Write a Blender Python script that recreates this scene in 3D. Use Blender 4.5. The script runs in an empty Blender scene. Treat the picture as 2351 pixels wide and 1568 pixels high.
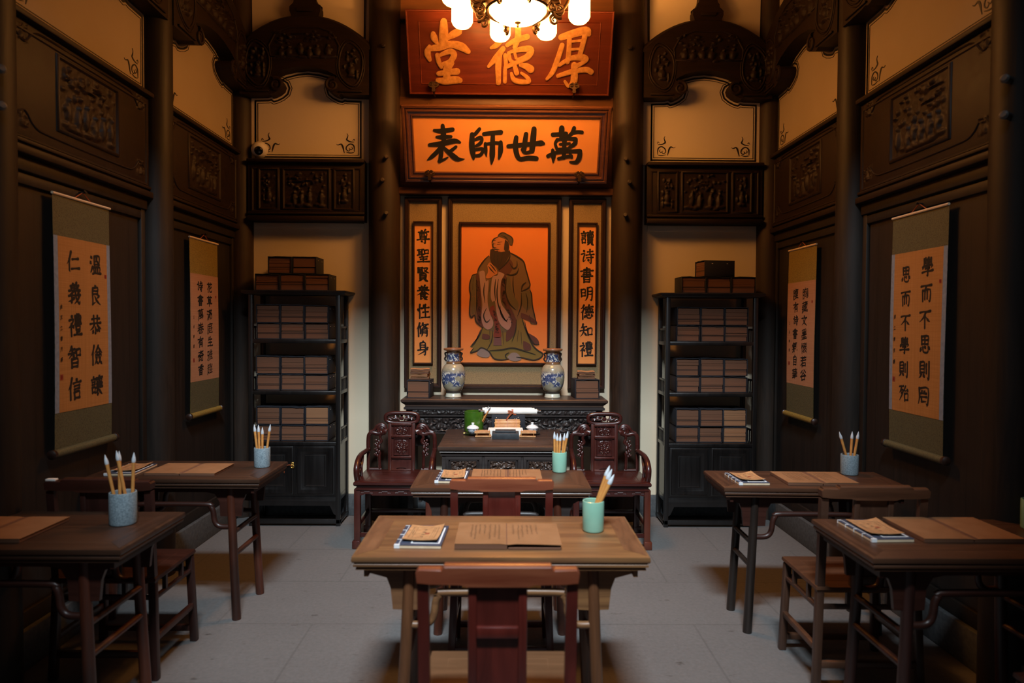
import bpy, bmesh, math, random
from mathutils import Matrix, Vector, noise as mnoise

COL = bpy.context.scene.collection
SC = bpy.context.scene

# ---------------------------------------------------------------- camera
cam_data = bpy.data.cameras.new('camera')
cam_data.sensor_width = 36.0
cam_data.lens = 36.0 * 1567.0 / 2351.0
cam_data.clip_start = 0.05
cam = bpy.data.objects.new('camera', cam_data)
COL.objects.link(cam)
cam.location = (0.0, 0.0, 1.65)
cam.matrix_world = (Matrix.Translation((0, 0, 1.65)) @ Matrix.Rotation(math.radians(-0.57), 4, 'Z')
                    @ Matrix.Rotation(math.radians(90 - 1.42), 4, 'X') @ Matrix.Rotation(math.radians(0.35), 4, 'Z'))
cam_data.dof.use_dof = True
cam_data.dof.focus_distance = 5.5
cam_data.dof.aperture_fstop = 2.0
SC.camera = cam

# ---------------------------------------------------------------- view, world, daylight
SC.view_settings.view_transform = 'Standard'
SC.view_settings.look = 'None'
SC.view_settings.exposure = 0.0
SC.view_settings.gamma = 1.0
SC.view_settings.use_curve_mapping = False
world = bpy.data.worlds.new('courtyard_sky')
SC.world = world
world.use_nodes = True
bg = world.node_tree.nodes['Background']
bg.inputs['Color'].default_value = (0.62, 0.72, 0.88, 1)
bg.inputs['Strength'].default_value = 0.04

# soft daylight falling through the open courtyard side, above and behind the viewer
sky_data = bpy.data.lights.new('courtyard_daylight', 'AREA')
sky_data.shape = 'RECTANGLE'
sky_data.size = 1.3
sky_data.size_y = 0.5
sky_data.energy = 112.0
sky_data.color = (0.80, 0.915, 1.0)
sky_data.spread = math.radians(63)
sky = bpy.data.objects.new('courtyard_daylight', sky_data)
COL.objects.link(sky)
sky.location = (0.0, -0.5, 6.2)
sky.rotation_euler = (Vector((0.0, 4.3, 0.7)) - Vector(sky.location)).to_track_quat('-Z', 'Y').to_euler()

LAMP = (24.0, 9.4, 2.0)       # radiance of the chandelier's shades
BOWL = 4.2                      # its bowl is brighter by this factor, set to throw more light down
# ---------------------------------------------------------------- helpers
def S(h):
    """sRGB hex -> linear rgba"""
    h = h.lstrip('#')
    r = []
    for i in (0, 2, 4):
        c = int(h[i:i + 2], 16) / 255
        r.append(c / 12.92 if c <= 0.04045 else ((c + 0.055) / 1.055) ** 2.4)
    return (r[0], r[1], r[2], 1.0)

MATS = {}
def newmat(name):
    m = bpy.data.materials.new(name)
    m.use_nodes = True
    MATS[name] = m
    nt = m.node_tree
    return m, nt, nt.nodes['Principled BSDF']

def N(nt, t, **kw):
    n = nt.nodes.new(t)
    for k, v in kw.items():
        setattr(n, k, v)
    return n

def coords(nt, scale=(1, 1, 1), rot=(0, 0, 0)):
    tc = N(nt, 'ShaderNodeTexCoord')
    mp = N(nt, 'ShaderNodeMapping')
    mp.inputs['Scale'].default_value = scale
    mp.inputs['Rotation'].default_value = rot
    nt.links.new(tc.outputs['Object'], mp.inputs['Vector'])
    return mp.outputs['Vector']

def ramp(nt, fac, stops):
    r = N(nt, 'ShaderNodeValToRGB')
    els = r.color_ramp.elements
    while len(els) < len(stops):
        els.new(0.5)
    for e, (p, c) in zip(els, stops):
        e.position = p
        e.color = c
    nt.links.new(fac, r.inputs['Fac'])
    return r.outputs['Color']

def noise_tex(nt, vec, scale, detail=4, rough=0.55, dist=0.0):
    n = N(nt, 'ShaderNodeTexNoise')
    n.inputs['Scale'].default_value = scale
    n.inputs['Detail'].default_value = detail
    n.inputs['Roughness'].default_value = rough
    n.inputs['Distortion'].default_value = dist
    nt.links.new(vec, n.inputs['Vector'])
    return n.outputs['Fac']

def bump(nt, bsdf, h, strength=0.2, dist=0.01):
    b = N(nt, 'ShaderNodeBump')
    b.inputs['Strength'].default_value = strength
    b.inputs['Distance'].default_value = dist
    nt.links.new(h, b.inputs['Height'])
    nt.links.new(b.outputs['Normal'], bsdf.inputs['Normal'])

def mixc(nt, fac, a, b, mode='MIX'):
    m = N(nt, 'ShaderNodeMix', data_type='RGBA', blend_type=mode)
    if isinstance(fac, float):
        m.inputs[0].default_value = fac
    else:
        nt.links.new(fac, m.inputs[0])
    for i, c in ((6, a), (7, b)):
        if isinstance(c, tuple):
            m.inputs[i].default_value = c
        else:
            nt.links.new(c, m.inputs[i])
    return m.outputs[2]

def plain(name, c1, c2=None, rough=0.6, scale=12.0, metal=0.0, bmp=0.0, spec=0.5, coat=0.0):
    m, nt, b = newmat(name)
    b.inputs['Roughness'].default_value = rough
    b.inputs['Metallic'].default_value = metal
    b.inputs['Specular IOR Level'].default_value = spec
    if coat:
        b.inputs['Coat Weight'].default_value = coat
        b.inputs['Coat Roughness'].default_value = 0.15
    v = coords(nt)
    f = noise_tex(nt, v, scale, 5)
    c = ramp(nt, f, [(0.3, S(c1)), (0.7, S(c2 or c1))])
    nt.links.new(c, b.inputs['Base Color'])
    if bmp:
        bump(nt, b, f, bmp)
    return m

def wood(name, c1, c2, axis='X', rough=0.42, scale=1.0, bmp=0.12, spec=0.5, c3=None, coat=0.0):
    m, nt, b = newmat(name)
    st = {'X': (1.3, 16, 16), 'Y': (16, 1.3, 16), 'Z': (16, 16, 1.3)}[axis]
    v = coords(nt, tuple(s * scale for s in st))
    f = noise_tex(nt, v, 1.6, 7, 0.62, 1.1)
    v2 = coords(nt)
    g = noise_tex(nt, v2, 2.3, 3, 0.5)
    c = ramp(nt, f, [(0.28, S(c1)), (0.72, S(c2))])
    if c3:
        gr = ramp(nt, g, [(0.42, (0, 0, 0, 1)), (0.68, (1, 1, 1, 1))])
        c = mixc(nt, gr, c, S(c3))
    nt.links.new(c, b.inputs['Base Color'])
    b.inputs['Specular IOR Level'].default_value = spec
    rr = N(nt, 'ShaderNodeMapRange')
    rr.inputs[3].default_value = rough - 0.08
    rr.inputs[4].default_value = rough + 0.14
    nt.links.new(f, rr.inputs[0])
    nt.links.new(rr.outputs[0], b.inputs['Roughness'])
    if coat:
        b.inputs['Coat Weight'].default_value = coat
        b.inputs['Coat Roughness'].default_value = 0.2
    bump(nt, b, f, bmp, 0.004)
    return m

_boxcache = {}
class MB:
    """collects shapes and links them as ONE mesh object"""
    def __init__(self):
        self.v, self.f, self.mi = [], [], []
    def add(self, vs, fs, M=None, mi=0):
        o = len(self.v)
        if M is None:
            self.v += [tuple(p) for p in vs]
        else:
            self.v += [tuple(M @ Vector(p)) for p in vs]
        self.f += [tuple(i + o for i in f) for f in fs]
        self.mi += [mi] * len(fs)
        return self
    def box(self, c, s, b=0.0, M=None, mi=0):
        if b <= 0:
            vs = [(x * .5, y * .5, z * .5) for x in (-1, 1) for y in (-1, 1) for z in (-1, 1)]
            fs = [(0, 1, 3, 2), (4, 6, 7, 5), (0, 4, 5, 1), (2, 3, 7, 6), (0, 2, 6, 4), (1, 5, 7, 3)]
            vs = [(x * s[0], y * s[1], z * s[2]) for x, y, z in vs]
        else:
            key = (round(s[0], 4), round(s[1], 4), round(s[2], 4), round(b, 4))
            if key not in _boxcache:
                bm = bmesh.new()
                bmesh.ops.create_cube(bm, size=1)
                for p in bm.verts:
                    p.co = Vector((p.co.x * s[0], p.co.y * s[1], p.co.z * s[2]))
                bmesh.ops.bevel(bm, geom=list(bm.edges), offset=min(b, 0.45 * min(s)), segments=2, affect='EDGES', profile=0.5)
                bm.verts.index_update()
                _boxcache[key] = ([tuple(p.co) for p in bm.verts], [tuple(q.index for q in f.verts) for f in bm.faces])
                bm.free()
            vs, fs = _boxcache[key]
        T = Matrix.Translation(c)
        return self.add(vs, fs, (M @ T) if M else T, mi)
    def span(self, x0, x1, y0, y1, z0, z1, b=0.0, M=None, mi=0):
        return self.box(((x0 + x1) / 2, (y0 + y1) / 2, (z0 + z1) / 2), (abs(x1 - x0), abs(y1 - y0), abs(z1 - z0)), b, M, mi)
    def bar(self, p, q, w, d, b=0.0, mi=0, up=(0, 1, 0)):
        """box from p to q with section w x d; d lies along 'up'"""
        p, q = Vector(p), Vector(q)
        z = (q - p); L = z.length; z.normalize()
        y = Vector(up); y = (y - z * y.dot(z)).normalized()
        x = y.cross(z)
        M = Matrix(((x.x, y.x, z.x, (p.x + q.x) / 2), (x.y, y.y, z.y, (p.y + q.y) / 2), (x.z, y.z, z.z, (p.z + q.z) / 2), (0, 0, 0, 1)))
        return self.box((0, 0, 0), (w, d, L), b, M, mi)
    def tube(self, pts, r, n=10, M=None, mi=0, closed=False, flat=1.0):
        pts = [Vector(p) for p in pts]
        k = len(pts)
        rs = r if isinstance(r, (list, tuple)) else [r] * k
        vs, fs = [], []
        t0 = (pts[1] - pts[0]).normalized()
        a = Vector((0, 0, 1)) if abs(t0.z) < 0.9 else Vector((1, 0, 0))
        nrm = (a - t0 * a.dot(t0)).normalized()
        for i in range(k):
            if closed:
                t = (pts[(i + 1) % k] - pts[i - 1]).normalized()
            else:
                t = (pts[min(i + 1, k - 1)] - pts[max(i - 1, 0)]).normalized()
            nrm = (nrm - t * nrm.dot(t)).normalized()
            bn = t.cross(nrm)
            for j in range(n):
                an = 2 * math.pi * j / n
                vs.append(pts[i] + (nrm * math.cos(an) * flat + bn * math.sin(an)) * rs[i])
        for i in range(k if closed else k - 1):
            for j in range(n):
                fs.append((i * n + j, i * n + (j + 1) % n, ((i + 1) % k) * n + (j + 1) % n, ((i + 1) % k) * n + j))
        if not closed:
            fs.append(tuple(range(n - 1, -1, -1)))
            fs.append(tuple((k - 1) * n + j for j in range(n)))
        return self.add(vs, fs, M, mi)
    def lathe(self, prof, n=28, M=None, mi=0, caps=True):
        vs, fs = [], []
        for r, z in prof:
            for j in range(n):
                a = 2 * math.pi * j / n
                vs.append((r * math.cos(a), r * math.sin(a), z))
        for i in range(len(prof) - 1):
            for j in range(n):
                fs.append((i * n + j, i * n + (j + 1) % n, (i + 1) * n + (j + 1) % n, (i + 1) * n + j))
        if caps:
            fs.append(tuple(range(n - 1, -1, -1)))
            fs.append(tuple((len(prof) - 1) * n + j for j in range(n)))
        return self.add(vs, fs, M, mi)
    def prism(self, poly, z0, z1, M=None, mi=0):
        n = len(poly)
        ar = sum(poly[i][0] * poly[(i + 1) % n][1] - poly[(i + 1) % n][0] * poly[i][1] for i in range(n))
        if ar < 0:
            poly = poly[::-1]
        vs = [(x, y, z0) for x, y in poly] + [(x, y, z1) for x, y in poly]
        fs = [tuple(range(n - 1, -1, -1)), tuple(range(n, 2 * n))]
        fs += [(i, (i + 1) % n, n + (i + 1) % n, n + i) for i in range(n)]
        return self.add(vs, fs, M, mi)
    def loft_rect(self, prof, M=None, mi=0, caps=True):
        """prof: list of (half_w, half_d, z)"""
        vs, fs = [], []
        for a, b, z in prof:
            vs += [(-a, -b, z), (a, -b, z), (a, b, z), (-a, b, z)]
        for i in range(len(prof) - 1):
            for j in range(4):
                fs.append((i * 4 + j, i * 4 + (j + 1) % 4, i * 4 + 4 + (j + 1) % 4, i * 4 + 4 + j))
        if caps:
            fs.append((3, 2, 1, 0))
            k = 4 * (len(prof) - 1)
            fs.append((k, k + 1, k + 2, k + 3))
        return self.add(vs, fs, M, mi)
    def frame(self, w, h, prof, M=None, mi=0):
        """mitred frame in the local XY plane; prof: (inset from the outer edge, height)"""
        return self.loft_rect([(w / 2 - t, h / 2 - t, z) for t, z in prof], M, mi, caps=False)
    def relief(self, w, h, nx, ny, fn, M=None, mi=0):
        vs, fs = [], []
        for j in range(ny + 1):
            for i in range(nx + 1):
                x, y = w * (i / nx - .5), h * (j / ny - .5)
                e = 0.0 if i in (0, nx) or j in (0, ny) else fn(x, y)
                vs.append((x, y, e))
        for j in range(ny):
            for i in range(nx):
                a = j * (nx + 1) + i
                fs.append((a, a + 1, a + nx + 2, a + nx + 1))
        return self.add(vs, fs, M, mi)
    def stroke(self, pts, z0=0.0, z1=0.001, M=None, mi=0, sub=5, cap=True, k=1.0):
        """brush stroke in the local XY plane; pts: (x, y, width)"""
        P = catmull(pts, sub)
        n = len(P)
        L, R = [], []
        for i in range(n):
            a, b = P[max(i - 1, 0)], P[min(i + 1, n - 1)]
            dx, dy = b[0] - a[0], b[1] - a[1]
            l = math.hypot(dx, dy) or 1e-9
            w = P[i][2] * .5 * k
            L.append((P[i][0] - dy / l * w, P[i][1] + dx / l * w))
            R.append((P[i][0] + dy / l * w, P[i][1] - dx / l * w))
        def arc(c, a0, r):
            return [(c[0] + r * math.cos(a0 - math.pi * t / 5), c[1] + r * math.sin(a0 - math.pi * t / 5)) for t in range(1, 5)]
        for i in range(n - 1):
            q = [R[i], R[i + 1], L[i + 1], L[i]]
            vs = [(x, y, z1) for x, y in q] + [(x, y, z0) for x, y in q]
            self.add(vs, [(0, 1, 2, 3), (4, 5, 1, 0), (6, 7, 3, 2)], M, mi)
        if cap:
            for e, s in ((0, -1), (n - 1, 1)):
                a, b = P[max(e - 1, 0)], P[min(e + 1, n - 1)]
                ang = math.atan2(b[1] - a[1], b[0] - a[0])
                a0 = ang + math.pi / 2 if s > 0 else ang - math.pi / 2
                first, last = (L[e], R[e]) if s > 0 else (R[e], L[e])
                q = [first] + arc(P[e], a0, P[e][2] * .5 * k) + [last]
                q = q[::-1]
                m = len(q)
                vs = [(x, y, z1) for x, y in q] + [(x, y, z0) for x, y in q]
                fs = [tuple(range(m))] + [(j + 1, j, m + j, m + j + 1) for j in range(m - 1)]
                self.add(vs, fs, M, mi)
        return self
    def build(self, name, mats, parent=None, smooth=38):
        me = bpy.data.meshes.new(name)
        me.from_pydata(self.v, [], self.f)
        if not isinstance(mats, (list, tuple)):
            mats = [mats]
        for m in mats:
            me.materials.append(MATS[m] if isinstance(m, str) else m)
        if len(mats) > 1:
            me.polygons.foreach_set('material_index', self.mi)
        if smooth:
            me.polygons.foreach_set('use_smooth', [True] * len(me.polygons))
            me.set_sharp_from_angle(angle=math.radians(smooth))
        me.update()
        o = bpy.data.objects.new(name, me)
        COL.objects.link(o)
        if parent is not None:
            o.parent = parent
        return o

def catmull(pts, sub):
    if len(pts) < 3:
        return [tuple(p) for p in pts]
    out = []
    n = len(pts)
    for i in range(n - 1):
        p0, p1, p2, p3 = pts[max(i - 1, 0)], pts[i], pts[i + 1], pts[min(i + 2, n - 1)]
        for s in range(sub):
            t = s / sub
            out.append(tuple(0.5 * ((2 * b) + (-a + c) * t + (2 * a - 5 * b + 4 * c - d) * t * t + (-a + 3 * b - 3 * c + d) * t ** 3)
                             for a, b, c, d in zip(p0, p1, p2, p3)))
    out.append(tuple(pts[-1]))
    return out

def smooth3(pts, sub=6):
    return [Vector(p) for p in catmull([tuple(p) for p in pts], sub)]

def plane(o, u, v):
    u, v = Vector(u), Vector(v)
    n = u.cross(v)
    return Matrix(((u.x, v.x, n.x, o[0]), (u.y, v.y, n.y, o[1]), (u.z, v.z, n.z, o[2]), (0, 0, 0, 1)))

def back_plane(x, y, z): return plane((x, y, z), (1, 0, 0), (0, 0, 1))      # faces the viewer
def left_plane(x, y, z): return plane((x, y, z), (0, 1, 0), (0, 0, 1))      # faces +X
def right_plane(x, y, z): return plane((x, y, z), (0, -1, 0), (0, 0, 1))    # faces -X

def tag(o, label, cat, group=None, kind=None):
    o['label'] = label
    o['category'] = cat
    if group: o['group'] = group
    if kind: o['kind'] = kind
    return o

def thing(name, label, cat, loc=(0, 0, 0), rz=0.0, group=None):
    o = bpy.data.objects.new(name, None)
    o.empty_display_size = 0.1
    COL.objects.link(o)
    o.location = loc
    o.rotation_euler = (0, 0, rz)
    return tag(o, label, cat, group)

def struct(o, label=None, cat=None):
    o['kind'] = 'structure'
    if label:
        tag(o, label, cat or 'wall', kind='structure')
    return o

def dup(src, loc, rz, label, group=None):
    r = src.copy(); COL.objects.link(r)
    r.location = loc; r.rotation_euler = (0, 0, rz)
    r['label'] = label
    if group: r['group'] = group
    for ch in list(src.children):
        c = ch.copy(); COL.objects.link(c); c.parent = r
        for g in list(ch.children):
            d = g.copy(); COL.objects.link(d); d.parent = c
    return r

# glyphs: every character of the writing, taken once from Blender's own font
TEXT = '尊聖賢養性脩身讀詩書明德知禮溫良恭儉讓仁義禮智信花草滿庭生雅趣萬卷有奇香胸藏文墨懷若谷腹氣自華學而不思則罔殆歲次春月印之'
def load_glyphs(off):
    chars = ''.join(dict.fromkeys(TEXT))
    cu = bpy.data.curves.new('glyphs', 'FONT')
    cu.body = chars
    cu.offset = off
    cu.resolution_u = 3
    ob = bpy.data.objects.new('glyphs', cu)
    COL.objects.link(ob)
    dg = bpy.context.evaluated_depsgraph_get()
    ev = ob.evaluated_get(dg)
    me = ev.to_mesh()
    out = {}
    for p in me.polygons:
        i = int(p.center.x)
        if i < 0 or i >= len(chars): continue
        d = out.setdefault(chars[i], [[], [], {}])
        f = []
        for vi in p.vertices:
            if vi not in d[2]:
                d[2][vi] = len(d[0])
                c = me.vertices[vi].co
                d[0].append((c.x - i - 0.5, c.y - 0.38))
            f.append(d[2][vi])
        d[1].append(tuple(f))
    ev.to_mesh_clear()
    bpy.data.objects.remove(ob)
    bpy.data.curves.remove(cu)
    return out

def area(g):
    a = 0.0
    for f in g[1]:
        P = [g[0][i] for i in f]
        a += abs(sum(P[i][0] * P[(i + 1) % len(P)][1] - P[(i + 1) % len(P)][0] * P[i][1] for i in range(len(P)))) / 2
    return a

def rim_length(g):
    n = {}
    for f in g[1]:
        for i in range(len(f)):
            e = tuple(sorted((f[i], f[(i + 1) % len(f)])))
            n[e] = n.get(e, 0) + 1
    return sum(math.dist(g[0][a], g[0][b]) for (a, b), k in n.items() if k == 1)

def best_glyphs():
    base = load_glyphs(0.0)
    a0 = {c: area(g) for c, g in base.items()}
    l0 = {c: rim_length(g) for c, g in base.items()}
    out = dict(base)
    for off in (.006, .010, .014, .018):
        for c, g in load_glyphs(off).items():
            want = a0[c] + l0[c] * off
            if a0[c] + .80 * l0[c] * off < area(g) < want * 1.12:
                out[c] = g
    return out
GLYPH = best_glyphs()

def write(mb, ch, cx, cy, w, h, z, M, seed=0, slant=0.14, mi=0, rough=0.018):
    """one brush-written character centred at (cx, cy)"""
    if ch not in GLYPH: return
    vs, fs, _ = GLYPH[ch]
    rnd = random.Random(seed * 131 + ord(ch))
    k = slant + rnd.uniform(-.03, .03)
    ph = rnd.uniform(0, 50)
    out = []
    for x, y in vs:
        nx = mnoise.noise((x * 5 + ph, y * 5, 0.3)) * rough * 1.6 + mnoise.noise((x * 16 + ph, y * 16, 7)) * rough
        ny = mnoise.noise((x * 5, y * 5 + ph, 4.3)) * rough * 1.6 + mnoise.noise((x * 16, y * 16 + ph, 9)) * rough
        X = x + nx - 0.04 * y
        Y = y + ny + k * x - 0.10 * (abs(x) - .25) * (y < 0)
        out.append((cx + X * w, cy + Y * h, z))
    mb.add(out, fs, M, mi)
# brush-written characters of the framed couplets, stroke by stroke in a 100 x 100 square, y down
KAI = {
'尊': 'd34,4,42,14;p66,2,56,14;h14,20,88,16;v26,28,28,60;z26,28,74,25,72,58;p42,18,40,40,33,46;z56,18,57,42,66,43;h30,48,70,46;h28,58,72,56;h6,70,94,65;z64,58,64,94,54,88;d34,76,42,84',
'聖': 'h6,14,50,9;v16,12,18,44;v40,10,40,54;h18,24,38,22;h18,34,38,32;h6,48,50,42;v58,16,60,38;z58,16,86,13,82,36;h60,36,84,34;h22,62,80,57;h28,76,74,72;h8,94,94,90;v50,60,50,92',
'賢': 'v14,8,14,40;h14,8,46,6;h24,18,42,17;v42,17,42,28;h22,28,44,27;v28,28,28,38;h14,40,48,38;z56,10,84,8,72,26,54,42;n60,18,72,32,94,42;v28,50,28,84;z28,50,72,48,72,84;h30,60,70,59;h30,71,70,70;h30,82,70,81;p40,84,30,92,16,98;d60,86,72,92,84,98',
'養': 'd36,2,42,10;p64,0,56,10;h20,16,82,13;h24,25,78,23;h10,36,92,32;v50,12,50,34;p48,34,34,52,6,66;n54,36,70,50,96,62;d48,44,54,50;h36,56,64,54;v34,56,34,92;z34,58,66,56,66,76;h36,66,64,65;h36,76,64,75;z34,92,48,88;p78,78,66,86;n50,78,66,90,84,96',
'性': 'd10,30,14,46;v24,4,24,96;d34,22,40,32;p54,8,50,22,42,34;h46,28,90,23;v66,4,66,90;h48,56,86,52;h38,92,96,88',
'脩': 'p26,4,18,26,4,44;v18,28,18,94;v32,26,32,74;p50,4,46,16,38,26;h46,16,88,12;p76,14,64,28,42,38;n50,18,66,32,92,38;p46,46,46,80,40,96;z46,46,80,44,80,92,72,88;h48,58,78,57;h48,70,78,69',
'身': 'p52,2,48,10;v32,14,32,60;z32,14,68,12,68,92,58,88;h34,28,66,27;h34,42,66,41;h14,62,84,56;p86,44,60,70,14,94',
'讀': 'd20,4,26,12;h6,20,40,17;h12,32,34,30;h12,44,34,42;v12,58,14,84;z12,58,36,56,34,80;h14,82,34,81;h52,12,92,9;v72,2,72,20;h56,22,88,20;v52,30,54,44;z52,30,94,28,92,44;v66,30,66,43;v80,29,80,43;h54,44,92,43;v56,52,56,82;z56,52,88,51,88,82;h58,61,86,60;h58,71,86,70;h58,81,86,80;p64,84,58,92,48,98;d78,84,86,90,94,97',
'詩': 'd20,6,28,16;z6,34,30,30,22,60,20,84,36,72;h52,18,90,14;v70,2,70,36;h42,40,98,34;h46,58,92,54;z78,42,78,94,66,88;d54,68,62,78',
'書': 'z28,12,74,8,72,30;h6,24,96,18;h28,34,74,31;v50,0,50,56;h24,46,78,43;h12,58,92,54;v30,66,30,98;z30,66,72,64,72,98;h32,80,70,79;h32,95,70,94',
'明': 'v10,22,12,70;z10,24,38,20,38,66;h12,44,36,42;h12,66,38,63;p56,10,56,60,50,82,38,96;z56,12,90,8,88,92,76,86;h58,34,88,31;h58,54,88,52',
'德': 'p28,2,20,16,6,26;p30,24,20,42,4,54;v20,44,20,96;h40,16,94,11;v66,0,66,22;v42,28,44,42;z42,28,92,26,90,42;v58,28,58,41;v74,27,74,41;h44,43,90,42;h38,54,96,50;d40,68,34,84;z50,66,54,86,78,88,82,74;d62,60,68,70;d84,62,92,76',
'知': 'p26,4,20,20,8,32;h18,26,50,21;h4,50,54,43;p32,24,28,60,6,90;d34,60,44,72,50,80;v62,34,64,80;z62,36,92,32,90,76;h64,76,92,73',
'禮': 'd22,4,28,12;z6,28,38,22,20,50,4,62;v22,46,22,98;d30,50,38,60;v50,8,52,34;z50,10,92,6,90,34;v64,0,64,33;v78,0,78,33;h52,21,90,19;h52,34,90,32;h48,44,94,41;v56,52,58,70;z56,53,86,51,84,68;h58,69,84,68;d60,76,66,84;p82,74,76,84;h42,94,98,90',
'仁': 'p34,6,24,34,4,62;v22,38,22,96;h44,38,88,32;h38,82,96,76',
'義': 'd36,2,42,10;p66,0,58,10;h22,16,82,12;h26,26,76,23;h10,38,92,33;v50,12,50,36;p40,42,30,50,16,54;h8,62,94,54;z32,50,32,92,24,88;p48,70,30,80,8,86;z58,42,66,72,88,96,92,82;p86,62,74,80,50,96;d76,42,84,50',
'智': 'p26,4,20,16,8,26;h18,18,48,14;h4,36,54,30;p32,14,28,36,6,56;d34,38,46,50;v62,18,64,46;z62,18,90,14,88,42;h64,44,90,41;v28,60,28,98;z28,62,72,58,72,98;h30,78,70,76;h30,95,70,93',
'信': 'p30,2,20,32,4,54;v20,34,20,98;d60,4,68,14;h40,26,96,20;h48,40,86,36;h48,54,86,50;v48,68,50,98;z48,68,86,64,84,94;h50,94,86,92',
'溫': 'd12,8,20,18;d6,34,14,44;p26,60,16,80,6,94;v42,8,42,48;z42,8,86,5,84,46;p62,12,58,28,48,36;n62,24,72,34,80,38;h44,48,84,46;v38,62,40,90;z38,62,90,59,88,88;v54,62,55,88;v72,61,72,88;h28,94,98,90',
'良': 'd46,0,54,10;z28,16,72,12,70,46;h30,30,70,28;h30,46,70,44;v28,16,28,94;z26,96,52,84;p82,54,66,66;n44,52,62,76,94,96',
'恭': 'h18,20,84,15;v34,4,36,40;v66,2,64,38;h4,44,96,37;p40,44,26,62,4,74;n60,42,74,56,98,68;z50,60,50,92,42,88;d32,72,26,88;d60,68,66,78;d74,64,84,80',
'儉': 'p28,2,20,26,4,48;v18,32,18,96;p64,2,50,24,32,40;n66,6,78,24,98,38;h52,36,76,34;v44,48,45,62;z44,48,60,46,58,62;v72,48,72,62;z72,47,90,45,88,60;p50,66,46,80,32,96;n50,80,56,86,62,92;p80,64,76,80,62,96;n80,78,88,86,98,94',
'讓': 'd18,4,24,12;h4,22,38,18;h10,34,32,32;h10,46,32,44;v10,60,12,86;z10,60,34,58,32,82;h12,84,32,82;d68,0,74,8;h46,14,98,10;v50,20,52,32;z50,20,66,18,64,32;v76,20,77,32;z76,19,94,18,92,31;h48,42,96,39;v60,36,60,62;v80,34,80,60;h52,51,92,49;h42,62,98,58;p60,64,50,80,38,90;v56,76,56,97;z56,97,66,90;n66,66,78,82,96,96',
'學': 'p34,2,28,10;h28,14,40,12;d28,20,38,28;v22,6,22,40;p60,0,48,16;d48,6,60,16;p62,18,46,34;d48,22,62,34;v80,4,80,38;h66,12,80,10;h66,24,80,22;d14,42,10,54;z14,44,90,38,82,52;z32,56,70,52,52,66;z52,66,54,96,44,90;h6,76,96,68',
'而': 'h6,14,94,8;p50,14,42,28,34,34;v20,36,22,92;z20,38,84,32,82,94,72,88;v40,38,40,82;v60,36,60,80',
'不': 'h6,16,96,8;p56,14,38,42,4,66;v50,36,50,98;n60,42,74,54,90,64',
'思': 'v22,6,24,48;z22,8,78,4,76,46;h24,26,76,24;v50,8,50,46;h24,48,76,45;d20,64,12,84;z34,62,40,88,74,90,80,72;d48,56,56,68;d78,56,90,72',
'則': 'v12,8,12,66;z12,10,48,6,48,64;h14,26,46,24;h14,44,46,42;h14,62,48,60;p24,70,16,82,4,92;d38,70,50,84;v66,16,66,64;z88,2,88,94,76,86',
'罔': 'p14,10,16,60,6,96;z14,12,90,6,88,94,76,88;p38,24,32,32;d64,20,56,30;h26,38,76,34;h24,56,78,52;v34,58,36,80;z36,80,76,76',
'殆': 'h4,12,46,7;p26,10,18,32,4,50;z20,34,44,30,32,60,6,94;d22,44,30,54;z68,6,54,34,88,30;d82,20,92,36;v58,52,60,94;z58,54,92,50,90,90;h60,90,92,87',
'花': 'h8,18,94,12;v32,4,34,28;v66,2,64,26;p36,34,24,54,4,72;v24,54,24,98;p84,42,70,54,50,64;z52,34,54,88,92,90,94,74',
'草': 'h8,16,94,10;v32,2,34,26;v66,0,64,24;v28,34,30,62;z28,34,74,31,72,60;h30,47,72,45;h30,61,72,59;h4,78,98,72;v50,62,50,99',
'有': 'h6,26,96,18;p48,2,34,38,4,66;v36,42,36,97;z36,42,80,38,80,92,70,88;h38,58,78,56;h38,74,78,72',
'文': 'd46,2,56,14;h6,30,96,22;p72,28,50,66,8,96;n28,34,56,72,96,96',
'生': 'p28,8,22,26,8,44;h22,30,84,24;v52,2,52,92;h20,60,82,54;h4,94,98,88',
'香': 'p72,2,44,10;h8,26,94,20;v50,10,50,50;p46,26,30,42,4,54;n54,26,70,40,96,50;v28,60,28,98;z28,62,72,58,72,98;h30,78,70,76;h30,95,70,93',
'自': 'p50,0,42,14;v22,18,22,98;z22,20,78,16,78,98;h24,44,76,42;h24,68,76,66;h24,94,76,92',
}
KAI['腹'] = None
KW = {'h': (.80, .56, .62, .92), 'v': (.95, .74, .74, .80), 'p': (.95, .85, .62, .18), 'n': (.30, .62, 1.25, .30), 'd': (.35, 1.0, 1.15, .75), 'z': (.78, .66, .70, .30)}
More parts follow.
